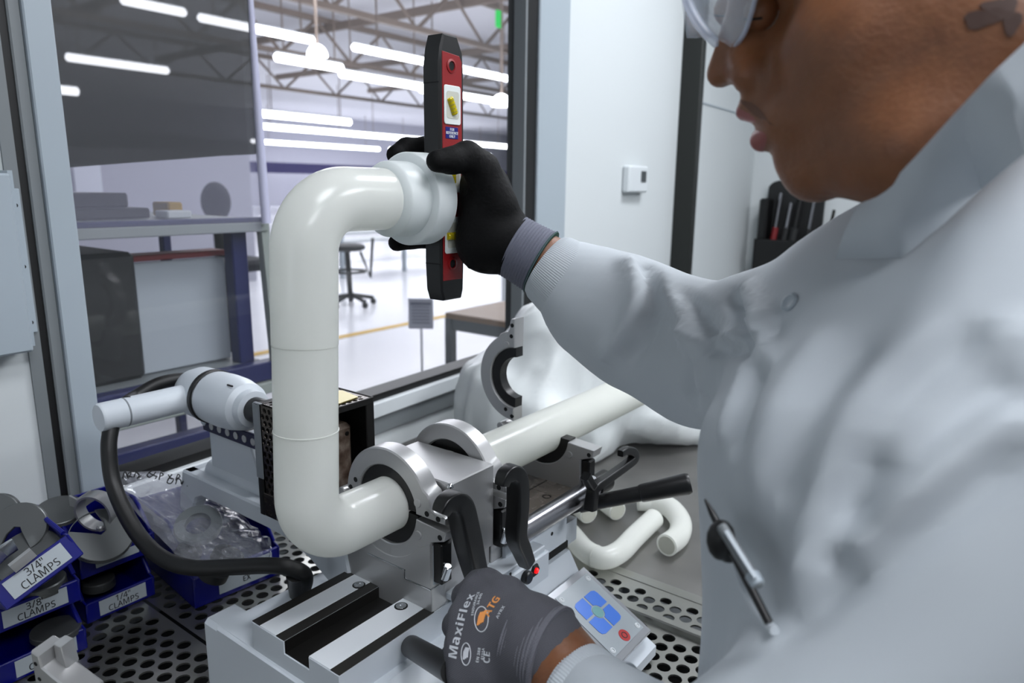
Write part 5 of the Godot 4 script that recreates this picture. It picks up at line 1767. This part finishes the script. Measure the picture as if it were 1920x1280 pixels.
func operator() -> void:
	var man := thing("person", "person in a white lab coat, clear safety glasses and dark gloves bending over the machine", "person", Vector3(0.60, FLOORY, 0.62))
	var r_sleeve := [[1066, 522, 0.795, 0.040], [1120, 568, 0.785, 0.055], [1200, 612, 0.765, 0.063], [1320, 664, 0.715, 0.064]]
	var r_upper := [[1320, 668, 0.715, 0.066], [1440, 670, 0.63, 0.070], [1640, 640, 0.53, 0.078]]
	var l_upper := [[2130, 890, 0.385, 0.072], [1440, 1450, 0.425, 0.057]]
	var l_fore := [[1440, 1450, 0.425, 0.057], [1290, 1450, 0.475, 0.046], [1110, 1312, 0.575, 0.036]]
	var hip := P4([1760, 1400, 0.55, 0])
	hip.z = maxf(hip.z, 0.56)
	# ---- coat
	var C := Sdf.new()
	C.cap(P4([1760, 620, 0.52, 0]), 0.085, P4([1730, 870, 0.50, 0]), 0.132, 0.06)
	C.cap(P4([1730, 870, 0.50, 0]), 0.132, hip, 0.15, 0.06)
	C.cap(hip, 0.15, hip + Vector3(0.02, -0.30, 0.06), 0.16, 0.06)
	C.cap(P4([1900, 600, 0.47, 0]), 0.09, P4([2000, 1000, 0.52, 0]), 0.13, 0.06)
	C.cap(P4([1640, 640, 0.53, 0]), 0.075, P4([1880, 560, 0.48, 0]), 0.075, 0.06)
	C.cap(P4([1880, 560, 0.48, 0]), 0.075, P4([2130, 800, 0.39, 0]), 0.065, 0.05)
	C.cap(P4([1820, 560, 0.495, 0]), 0.045, P4([2040, 480, 0.445, 0]), 0.06, 0.05)
	C.cap(P4([1445, 860, 0.52, 0]), 0.035, P4([1445, 1420, 0.53, 0]), 0.056, 0.04)
	caps(C, r_sleeve, 0.03)
	caps(C, r_upper, 0.035)
	caps(C, l_upper, 0.045)
	caps(C, l_fore, 0.02)
	var folds := [
		[[[1545, 1085], [1580, 960], [1615, 860], [1670, 775], [1760, 690], [1850, 610]], 0.012, -0.008],
		[[[1480, 1160], [1520, 1020], [1560, 900], [1605, 800], [1680, 690], [1780, 590]], 0.014, 0.0065],
		[[[1470, 960], [1500, 840], [1555, 730], [1640, 630]], 0.012, -0.004],
		[[[1410, 940], [1440, 800], [1490, 700], [1560, 610]], 0.012, 0.0035],
		[[[1570, 1060], [1650, 970], [1760, 880], [1930, 750]], 0.014, 0.007],
		[[[1590, 1000], [1660, 900], [1760, 810], [1920, 690]], 0.014, -0.006],
		[[[1640, 870], [1720, 760], [1810, 680], [1930, 590]], 0.013, 0.005],
		[[[1440, 1200], [1560, 1110], [1680, 1030], [1800, 935], [1940, 810]], 0.011, -0.007],
		[[[1168, 480], [1190, 520], [1186, 580], [1160, 640], [1122, 668]], 0.009, 0.007],
		[[[1205, 490], [1222, 540], [1215, 620], [1180, 680]], 0.009, -0.006],
		[[[1230, 500], [1280, 590], [1310, 660], [1318, 740]], 0.012, 0.005],
		[[[1262, 530], [1320, 600], [1352, 650], [1410, 648]], 0.007, -0.006],
		[[[1275, 625], [1310, 640], [1352, 636], [1405, 622]], 0.006, 0.005],
		[[[1368, 545], [1392, 590], [1404, 630], [1418, 668]], 0.008, -0.010],
		[[[1392, 535], [1420, 590], [1432, 640], [1440, 690]], 0.009, 0.007],
		[[[1340, 660], [1336, 700], [1330, 740]], 0.010, 0.005],
		[[[1300, 680], [1296, 720], [1290, 755]], 0.010, -0.005],
		[[[1440, 580], [1400, 690], [1365, 780], [1352, 830]], 0.008, 0.004],
		[[[1462, 590], [1424, 700], [1390, 800], [1380, 850]], 0.008, -0.004],
	]
	var lines := []
	for fo in folds:
		var pp := []
		for q in fo[0]: pp.append(C.hit(CP, ray(q[0], q[1])))
		var sm := smooth(pp, 4)
		var mid := Vector3.ZERO
		for q in sm: mid += q / sm.size()
		var far := 0.0
		for q in sm: far = maxf(far, mid.distance_to(q))
		lines.append([sm, fo[1], fo[2] * 1.5, mid, far + 2.6 * fo[1]])
	var wn := FastNoiseLite.new()
	wn.seed = 3
	wn.frequency = 5.0
	wn.fractal_octaves = 2
	C.build(0.0065, func(p: Vector3, n: Vector3):
		var d := 0.0011 * wn.get_noise_3dv(p)
		for l in lines:
			if p.distance_squared_to(l[3]) > l[4] * l[4]: continue
			var sm: PackedVector3Array = l[0]
			var best := 1.0
			var where := 0.0
			for i in sm.size() - 1:
				var ab := sm[i + 1] - sm[i]
				var t := clampf((p - sm[i]).dot(ab) / ab.length_squared(), 0.0, 1.0)
				var e := (p - sm[i] - ab * t).length_squared()
				if e < best:
					best = e
					where = (i + t) / (sm.size() - 1)
			d += l[2] * exp(-best / (l[1] * l[1])) * smoothstep(-0.06, 0.16, where) * smoothstep(1.06, 0.84, where)
		return d)
	var coat := skin_part(man, "lab_coat", C, M.coat_cloth)
	# knitted cuffs of the coat
	var cuff := func(l: Array, ends: Array, grooves: int):
		var m := nb()
		var n := 40
		var pts := PackedVector3Array()
		var rs := []
		for i in n + 1:
			var t := float(i) / n
			pts.append(P4(l[0]).lerp(P4(l[1]), t))
			rs.append(lerpf(l[0][3], l[1][3], t) + 0.003 * smoothstep(0.75, 1.0, t) - 0.002 * smoothstep(0.12, 0.0, t))
		m.tube(pts, rs, grooves * 4)
		# ribs along the cuff
		var ax := (pts[n] - pts[0]).normalized()
		for i in m.v.size():
			var w := m.v[i] - pts[0]
			var al := w.dot(ax)
			var rad := w - ax * al
			if rad.length() > 0.005:
				m.v[i] += rad.normalized() * 0.00025 * (1.0 if i % 4 < 2 else -1.0)
		return part(man, "coat_cuff", m, M.coat_cloth, 60)
	cuff.call([[1024, 497, 0.798, 0.0395], [1095, 550, 0.787, 0.0500]], [], 110)
	cuff.call([[1068, 1280, 0.594, 0.0375], [1135, 1335, 0.568, 0.0395]], [], 90)
	# collar, placket, pocket
	var U := [[1930, 72, 0.325], [1860, 138, 0.336], [1790, 213, 0.352], [1720, 290, 0.374], [1655, 358, 0.402], [1606, 386, 0.430]]
	var Lo := [[2010, 250, 0.316], [1920, 290, 0.328], [1840, 355, 0.344], [1770, 420, 0.362], [1690, 484, 0.386], [1566, 486, 0.426]]
	var low := []
	for q in Lo:
		var p := C.hit(CP, ray(q[0], q[1]))
		var given := P4(q)
		low.append(p - ray(q[0], q[1]).normalized() * 0.011 if p.distance_to(given) < 0.09 else given)
	var rows := []
	for j in 9:
		var row := []
		for i in 21:
			var fi := i / 20.0 * 5.0
			var i0 := mini(int(fi), 4)
			var p: Vector3 = P4(U[i0]).lerp(P4(U[i0 + 1]), fi - i0).lerp((low[i0] as Vector3).lerp(low[i0 + 1], fi - i0), j / 8.0)
			p -= ray(1700, 400).normalized() * 0.012 * sin(PI * j / 8.0)
			row.append(p)
		rows.append(row)
	part(coat, "collar", nb().sheet(rows, -0.004), M.coat_cloth, 60)
	var st := []
	for j in 7:
		var row := []
		for i in 21:
			var fi := i / 20.0 * 5.0
			var i0 := mini(int(fi), 4)
			var p: Vector3 = P4(U[i0]).lerp(P4(U[i0 + 1]), fi - i0)
			row.append(p + ray(1700, 300).normalized() * (0.004 + 0.05 * j / 6.0) - Vector3(0, 0.03 * j / 6.0, 0))
		st.append(row)
	part(coat, "collar_stand", nb().sheet(st, -0.002), M.coat_cloth, 60)
	var snap := C.hit(CP, ray(1481, 567))
	part(coat, "snap_button", nb().lathe([[0.0065, 0], [0.0068, 0.0012], [0.005, 0.002], [0.0035, 0.0012]], snap, C.grad(snap), 24), M.frame_light)
	var pl := []
	for q in [[1362, 985], [1372, 1040], [1392, 1100], [1422, 1150], [1452, 1182]]: pl.append(C.hit(CP, ray(q[0], q[1])) )
	part(coat, "pocket_hem", nb().tube(smooth(pl, 5), 0.003, 8), M.coat_cloth)
	# ---- body: head in fine cells, the rest inside the clothes
	var H := Sdf.new()
	var k := 0.014
	H.cap(P4([1640, -70, 0.475, 0]), 0.066, P4([1800, -95, 0.44, 0]), 0.078, 0.03)
	H.cap(P4([1660, 140, 0.455, 0]), 0.055, P4([1760, 60, 0.435, 0]), 0.07, 0.03)
	H.ball(P4([1622, 100, 0.432, 0]), 0.050, 0.022)
	H.ball(P4([1612, 225, 0.440, 0]), 0.036, 0.022)
	H.ball(P4([1600, 150, 0.535, 0]), 0.05, 0.03)
	H.cap(P4([1540, 316, 0.452, 0]), 0.016, P4([1700, 280, 0.41, 0]), 0.026, 0.02)
	H.cap(P4([1700, 280, 0.41, 0]), 0.026, P4([1880, 90, 0.385, 0]), 0.03, 0.03)
	H.cap(P4([1545, 312, 0.475, 0]), 0.016, P4([1640, 260, 0.54, 0]), 0.022, 0.02)
	H.ball(P4([1524, 317, 0.463, 0]), 0.0185, 0.014)
	H.ball(P4([1490, 285, 0.466, 0]), 0.0125, 0.012)
	H.cap(P4([1442, 185, 0.476, 0]), 0.0165, P4([1500, 215, 0.452, 0]), 0.021, 0.012)
	H.cap(P4([1480, 60, 0.475, 0]), 0.022, P4([1490, 140, 0.468, 0]), 0.024, 0.012)
	H.cap(P4([1412, 5, 0.478, 0]), 0.012, P4([1398, 125, 0.478, 0]), 0.0135, 0.01)
	H.cap(P4([1393, 10, 0.484, 0]), 0.0095, P4([1352, 137, 0.495, 0]), 0.0100, 0.008)
	H.ball(P4([1402, 141, 0.4665, 0]), 0.0090, 0.012)
	H.cap(P4([1398, 207, 0.482, 0]), 0.0062, P4([1452, 228, 0.452, 0]), 0.0042, 0.006)
	H.cap(P4([1430, 263, 0.474, 0]), 0.0077, P4([1458, 240, 0.453, 0]), 0.0042, 0.006)
	H.cap(P4([1402, -70, 0.485, 0]), 0.014, P4([1490, -85, 0.425, 0]), 0.016, 0.02)
	H.cap(P4([1422, 35, 0.452, 0]), 0.012, P4([1440, 40, 0.44, 0]), 0.008, 0.012, true)
	H.cap(P4([1376, 166, 0.478, 0]), 0.0035, P4([1384, 155, 0.480, 0]), 0.0025, 0.003, true)
	H.cap(P4([1512, -95, 0.475, 0]), 0.034, P4([1640, -125, 0.46, 0]), 0.066, 0.03)
	H.cap(P4([1440, -95, 0.515, 0]), 0.030, P4([1600, -125, 0.53, 0]), 0.06, 0.03)
	# near ear
	H.cap(P4([1975, -10, 0.365, 0]), 0.012, P4([1985, 70, 0.368, 0]), 0.008, 0.008)
	H.cap(P4([1770, 160, 0.465, 0]), 0.052, P4([1800, 470, 0.51, 0]), 0.050, 0.03)
	H.build(0.0032)
	var B := Sdf.new()
	B.cap(P4([1800, 470, 0.51, 0]), 0.048, P4([1740, 870, 0.51, 0]), 0.10, 0.05)
	B.cap(P4([1740, 870, 0.51, 0]), 0.10, hip, 0.12, 0.05)
	var shrink := func(l: Array, e: float):
		var o := []
		for q in l: o.append([q[0], q[1], q[2], q[3] - e])
		return o
	caps(B, shrink.call(r_upper, 0.03), 0.02)
	caps(B, [[1320, 668, 0.715, 0.036], [1066, 522, 0.795, 0.030], [1012, 490, 0.80, 0.0285]], 0.02)
	caps(B, [[1012, 490, 0.80, 0.0285], [965, 462, 0.805, 0.026]], 0.02)
	caps(B, shrink.call(l_upper, 0.02), 0.02)
	caps(B, [[1440, 1450, 0.425, 0.036], [1290, 1440, 0.475, 0.034], [1085, 1288, 0.590, 0.0285], [1035, 1224, 0.610, 0.0285], [960, 1190, 0.63, 0.022]], 0.02)
	B.build(0.008)
	var off := H.vs.size()
	H.vs.append_array(B.vs)
	for i in B.ix: H.ix.append(i + off)
	H.normals()
	var body := skin_part(man, "body", H, M.skin)
	# lips, moustache, nostril shade, eye, eyebrow, hair, tattoo
	var lp := Sdf.new()
	lp.cap(P4([1397, 209, 0.4818, 0]), 0.0062, P4([1448, 228, 0.4525, 0]), 0.0038, 0.005)
	lp.cap(P4([1429, 262, 0.4733, 0]), 0.0080, P4([1455, 241, 0.4527, 0]), 0.0044, 0.005)
	lp.build(0.0018)
	skin_part(body, "lips", lp, M.lip)
	var mo := nb()
	var mr := []
	for j in 4:
		var row := []
		for i in 14:
			var t := i / 13.0
			var w := sin(PI * clampf(t * 0.9 + 0.12, 0, 1))
			var p := pt(1394, 180, 0.478).lerp(pt(1472, 218, 0.447), t).lerp(pt(1390, 197, 0.478).lerp(pt(1464, 240, 0.447), t), 0.5 + (j / 3.0 - 0.5) * w)
			p = H.onto(p)
			row.append(p + H.grad(p) * 0.0003)
		mr.append(row)
	part(body, "moustache", mo.sheet(mr), M.moustache_brown, 60)
	# eyes are cast down: ball, lowered lid and lashes
	for q in [[1432, 26, 0.466], [1372, 20, 0.52]]:
		var ey := pt(q[0], q[1], q[2])
		var eye := part(body, "eye", nb().ball(ey, 0.0112, 20), M.eye_white)
		part(eye, "iris", nb().ball(ey + (pt(q[0] - 60, q[1] + 60, q[2] + 0.01) - ey).normalized() * 0.0060, 0.0060, 16), M.hair_black)
		part(body, "eyelid", nb().ball(ey + (pt(q[0] - 40, q[1] - 25, q[2] - 0.01) - ey).normalized() * 0.0016, 0.0116, 20), M.skin)
		var ls := []
		for i in 7: ls.append(ey + (pt(q[0] - 52 + 7 * i, q[1] + 14 + 2 * i, q[2] - 0.005 * i) - ey).normalized() * 0.0128)
		part(body, "eyelashes", nb().tube(smooth(ls, 3), 0.0008, 6), M.hair_black)
	var hr := Sdf.new()
	hr.cap(P4([1600, -190, 0.485, 0]), 0.056, P4([1830, -150, 0.44, 0]), 0.08, 0.03)
	hr.cap(P4([1830, -150, 0.44, 0]), 0.08, P4([1990, -60, 0.43, 0]), 0.07, 0.03)
	hr.build(0.006, func(p, n): return 0.002 * wn.get_noise_3dv(p * 9.0))
	skin_part(body, "hair", hr, M.hair_black)
	var tt := nb()
	for q in [[1842, 34, 0.0085, 0.0045], [1868, 30, 0.007, 0.0035], [1884, 14, 0.006, 0.005], [1898, 42, 0.004, 0.006], [1860, 8, 0.005, 0.0025]]:
		var c := H.hit(CP, ray(q[0], q[1]))
		var n := H.grad(c)
		var ax := (CR - n * CR.dot(n)).normalized()
		var ay := n.cross(ax)
		var pg := PackedVector2Array()
		for i in 14:
			var an := TAU * i / 14.0
			pg.append(Vector2(cos(an) * q[2], sin(an) * q[3]) * (1.0 + 0.2 * sin(3.0 * an + q[0])))
		var o := tt.v.size()
		tt.prism(pg, c, ax, ay, n * 0.0003)
		for i in range(o, tt.v.size()):
			var h := (tt.v[i] - c).dot(n)
			var z := H.onto(tt.v[i])
			tt.v[i] = z + H.grad(z) * (0.0002 + h)
	part(body, "tattoo", tt, M.tattoo_ink, 60)
	# trousers and shoes under the coat
	var tr := Sdf.new()
	for s in [-1.0, 1.0]:
		var hp := hip + Vector3(0.085 * s, -0.25, 0.06)
		tr.cap(hp, 0.085, Vector3(hp.x, -1.05, hp.z - 0.01), 0.062, 0.02)
		tr.cap(Vector3(hp.x, -1.05, hp.z - 0.01), 0.062, Vector3(hp.x, -1.45, hp.z + 0.03), 0.05, 0.02)
	tr.build(0.012)
	skin_part(man, "trousers", tr, M.navy)
	for s in [-1.0, 1.0]:
		var hp := hip + Vector3(0.085 * s, -0.25, 0.06)
		var sh := Sdf.new()
		sh.cap(Vector3(hp.x, FLOORY + 0.042, hp.z + 0.05), 0.042, Vector3(hp.x, FLOORY + 0.034, hp.z - 0.13), 0.034, 0.02)
		sh.build(0.009)
		skin_part(man, "shoe", sh, M.black_rubber)
	right_glove(man)
	left_glove(man)
	glasses()
	pen(C)

func right_glove(man: Node3D) -> void:
	var G := Sdf.new()
	var k := 0.014
	G.cap(P4([906, 345, 0.805, 0]), 0.0260, P4([908, 455, 0.815, 0]), 0.0275, 0.02)
	G.cap(P4([918, 365, 0.80, 0]), 0.0215, P4([918, 462, 0.80, 0]), 0.0255, 0.02)
	G.cap(P4([910, 452, 0.81, 0]), 0.028, P4([940, 452, 0.803, 0]), 0.031, 0.02)
	G.cap(P4([920, 395, 0.80, 0]), 0.0235, P4([940, 440, 0.803, 0]), 0.031, 0.02)
	# thumb over the collar
	caps(G, [[935, 385, 0.785, 0.021], [903, 318, 0.775, 0.0185], [876, 294, 0.760, 0.0155], [848, 301, 0.747, 0.0128], [820, 302, 0.738, 0.0118]], 0.008)
	# fingers behind level and collar
	var f := 0.006
	caps(G, [[905, 318, 0.825, 0.014], [868, 288, 0.868, 0.0125], [800, 276, 0.868, 0.0120], [762, 277, 0.862, 0.0115], [741, 290, 0.850, 0.0108]], f)
	caps(G, [[902, 365, 0.83, 0.014], [862, 345, 0.875, 0.0125], [800, 340, 0.875, 0.0120], [762, 345, 0.868, 0.0115], [748, 360, 0.855, 0.0108]], f)
	caps(G, [[902, 415, 0.83, 0.014], [862, 405, 0.872, 0.0122], [805, 402, 0.872, 0.0115], [768, 404, 0.865, 0.0110], [752, 416, 0.852, 0.0104]], f)
	caps(G, [[904, 462, 0.828, 0.013], [868, 458, 0.862, 0.0112], [815, 450, 0.858, 0.0105], [770, 449, 0.850, 0.0104], [744, 455, 0.838, 0.0102]], f)
	# wrinkles near the heel
	for q in [[882, 498, 895, 494], [905, 503, 915, 498], [932, 506, 940, 500]]:
		G.cap(P4([q[0], q[1], 0.795, 0]), 0.004, P4([q[2], q[3], 0.80, 0]), 0.005, 0.006)
	G.build(0.0036)
	var g := skin_part(man, "work_glove", G, M.glove_black)
	var m := nb()
	var n := 60
	var pts := PackedVector3Array()
	var rs := []
	for i in n + 1:
		var t := i / float(n)
		pts.append(pt(940, 449, 0.806).lerp(pt(1014, 491, 0.80), t))
		rs.append(lerpf(0.0355, 0.0372, t) + 0.0005 * (1 if i % 4 < 2 else -1) - 0.0008 * sin(PI * t) + (0.0012 if t > 0.97 else 0.0))
	m.tube(pts, rs, 56)
	part(g, "knit_cuff", m, M.glove_cuff, 60)
	var e := nb().tube(PackedVector3Array([pt(1013, 490.5, 0.80), pt(1016, 492.2, 0.7997)]), 0.0379, 48)
	part(g, "cuff_edge", e, M.cuff_edge_green)

func left_glove(man: Node3D) -> void:
	var G := Sdf.new()
	var wr := [1005, 1205, 0.618, 0.029]
	var kn := [[893, 1112, 0.672, 0.0155], [873, 1160, 0.655, 0.0165], [868, 1215, 0.640, 0.0162], [872, 1268, 0.630, 0.015]]
	for q in kn:
		G.cap(P4(q), q[3], P4([990, 1190 + (q[1] - 1190) * 0.35, 0.625, 0]), 0.021, 0.018)
	G.cap(P4([925, 1165, 0.648, 0]), 0.022, P4([925, 1245, 0.632, 0]), 0.022, 0.02)
	G.cap(P4([960, 1180, 0.64, 0]), 0.024, P4(wr), 0.030, 0.02)
	G.cap(P4(wr), 0.030, P4([1028, 1216, 0.611, 0]), 0.0325, 0.02)
	# fingers curl away round the bar
	var f := 0.006
	caps(G, [[893, 1112, 0.672, 0.0145], [872, 1118, 0.705, 0.0125], [892, 1136, 0.722, 0.0115], [915, 1150, 0.712, 0.0105]], f)
	caps(G, [[873, 1160, 0.655, 0.0155], [856, 1172, 0.690, 0.0130], [874, 1192, 0.712, 0.012], [900, 1200, 0.702, 0.011]], f)
	caps(G, [[868, 1215, 0.640, 0.015], [853, 1232, 0.676, 0.0128], [868, 1252, 0.696, 0.0118], [895, 1258, 0.690, 0.0108]], f)
	caps(G, [[872, 1268, 0.630, 0.0138], [858, 1290, 0.660, 0.0118], [872, 1306, 0.676, 0.0108], [895, 1308, 0.672, 0.010]], f)
	caps(G, [[985, 1165, 0.635, 0.020], [950, 1120, 0.655, 0.017], [915, 1098, 0.684, 0.0142], [896, 1090, 0.700, 0.012]], 0.010)
	G.build(0.0034)
	var g := skin_part(man, "work_glove", G, M.glove_grey)
	var m := nb()
	var n := 44
	var pts := PackedVector3Array()
	var rs := []
	for i in n + 1:
		var t := i / float(n)
		pts.append(pt(972, 1190, 0.6265).lerp(pt(1034, 1219, 0.609), t))
		rs.append(lerpf(0.0335, 0.0372, t) + 0.0004 * (1 if i % 4 < 2 else -1))
	m.tube(pts, rs, 56)
	part(g, "knit_cuff", m, M.glove_cuff_dark, 60)
	part(g, "cuff_edge", nb().tube(PackedVector3Array([pt(1032, 1218, 0.6095), pt(1038, 1221, 0.6078)]), 0.0382, 48), M.glove_cuff_dark)
	# printing on the back of the hand
	var at := func(px, py): return G.hit(CP, ray(px, py))
	var rt: Vector3 = at.call(893, 1110) - at.call(856, 1236)
	var up: Vector3 = at.call(862, 1170) - at.call(880, 1176)
	wrap_text(g, "MaxiFlex", at.call(862, 1171), rt, up, 0.0098, G, M.print_white)
	var rt2: Vector3 = at.call(918, 1105) - at.call(905, 1150)
	wrap_text(g, "ENDURANCE", at.call(890, 1130), rt2, up, 0.0028, G, M.print_white)
	wrap_text(g, "34-845", at.call(899, 1122), rt2, up, 0.0028, G, M.print_white)
	wrap_text(g, "ATG", at.call(922, 1135), at.call(938, 1112) - at.call(908, 1158), up, 0.0075, G, M.print_orange)
	wrap_text(g, "AYRX", at.call(938, 1147), at.call(950, 1128) - at.call(928, 1166), up, 0.0034, G, M.print_white)
	wrap_text(g, "CE", at.call(913, 1232), rt, up, 0.0068, G, M.print_white)
	wrap_text(g, "EN 388", at.call(897, 1228), rt, up, 0.0028, G, M.print_white)
	wrap_text(g, "4131A", at.call(905, 1226), rt, up, 0.0026, G, M.print_white)
	var oval := func(cx, cy, a, b, col, r):
		var q := []
		for i in 25: q.append(at.call(cx + a * cos(TAU * i / 24.0), cy + b * sin(TAU * i / 24.0)))
		wrap_line(g, "emblem_ring", q, r, G, col)
	oval.call(902, 1160, 13.0, 24.0, M.print_white, 0.0005)
	oval.call(873, 1226, 9.0, 21.0, M.print_white, 0.0005)
	for i in 4:
		wrap_line(g, "emblem_stroke", [at.call(895 + i * 3.0, 1172 - i * 2.0), at.call(898 + i * 3.5, 1156 - i * 2.0), at.call(902 + i * 3.5, 1147 - i)], 0.0011, G, M.print_orange)
	for i in 3:
		wrap_line(g, "emblem_stroke", [at.call(869 + i * 3.0, 1236 - i * 2.0), at.call(870 + i * 3.0, 1222), at.call(874 + i * 2.0, 1214)], 0.0011, G, M.print_white)

func glasses() -> void:
	var gl := thing("safety_glasses", "clear wrap-round safety glasses on the worker's face", "glasses", pt(1360, 60, 0.49))
	var Fr := [[1268, -90, 0.50], [1274, -45, 0.503], [1288, 0, 0.503], [1306, 38, 0.50], [1334, 72, 0.494], [1366, 95, 0.484]]
	var Re := [[1440, -95, 0.445], [1428, -50, 0.447], [1417, -5, 0.450], [1408, 28, 0.455], [1394, 65, 0.463], [1374, 94, 0.475]]
	var rows := []
	for j in 16:
		var fj := j / 15.0 * 5.0
		var j0 := mini(int(fj), 4)
		var row := []
		for i in 13:
			var u := i / 12.0
			var p: Vector3 = P4(Fr[j0]).lerp(P4(Fr[j0 + 1]), fj - j0).lerp(P4(Re[j0]).lerp(P4(Re[j0 + 1]), fj - j0), u)
			p += (-CR * 0.35 - CF).normalized() * 0.006 * sin(PI * u)
			row.append(p)
		rows.append(row)
	part(gl, "lens", nb().sheet(rows, 0.0015), M.clear_lens, 60)
	var rim := []
	for q in Fr: rim.append(P4(q))
	rim.append(pt(1372, 97, 0.479))
	part(gl, "lens_rim", nb().tube(smooth(rim, 5), 0.0036, 10), M.lens_edge)
	var rear := []
	for i in Re.size(): rear.append(P4(Re[Re.size() - 1 - i]))
	part(gl, "lens_rim", nb().tube(smooth(rear, 5), 0.0016, 8), M.lens_edge)
	# far lens and temples
	var far := []
	for j in 8:
		var row := []
		for i in 8:
			row.append(pt(1270 + 90 * i / 7.0 + j * 3.0, -80 + 150 * j / 7.0, 0.51 + 0.05 * i / 7.0))
		far.append(row)
	part(gl, "lens", nb().sheet(far, 0.0015), M.clear_lens, 60)
	part(gl, "temple", nb().tube(smooth([pt(1440, -95, 0.445), pt(1600, -75, 0.405), pt(1800, -55, 0.372), pt(1990, -20, 0.365)], 5), 0.003, 8, 0.5, EY, true), M.clear_lens)

func pen(C: Sdf) -> void:
	var a := pt(1322, 936, 0.452)
	var b := pt(1442, 1168, 0.405)
	var d := (b - a).normalized()
	var p := thing("marker_pen", "thin dark pen clipped slantwise in the coat's breast pocket", "pen", b)
	part(p, "barrel", nb().lathe([[0.0008, 0], [0.0022, 0.01], [0.0026, 0.02], [0.0026, a.distance_to(b)]], a, d, 14), M.black_plastic)
	var c := pt(1352, 985, 0.425)
	var e := pt(1424, 1100, 0.400)
	var q := thing("grey_marker", "grey marker with a square pale clip beside the thin pen in the breast pocket", "marker", c)
	part(q, "barrel", nb().cyl(c, e, 0.0034, 16, 0.001), M.frame_grey)
	part(q, "cap", nb().cyl(c.lerp(e, 0.78), c.lerp(e, 0.98), 0.0042, 16, 0.001), M.frame_light)
	part(q, "clip", nb().tube(PackedVector3Array([c.lerp(e, 0.05) - CF * 0.006, c.lerp(e, 0.8) - CF * 0.007]), 0.0016, 6, 0.5, CR, true), M.frame_light)
	var ck := pt(1352, 1012, 0.435)
	single("cloth_wipe", nb().ball(ck, 0.010, 14, Vector3(0.8, 1.3, 0.9)).ball(ck + Vector3(0.006, -0.008, 0.003), 0.008, 12), M.black_rubber, "black crumpled cloth tucked behind the pens at the pocket", "cloth", ck)
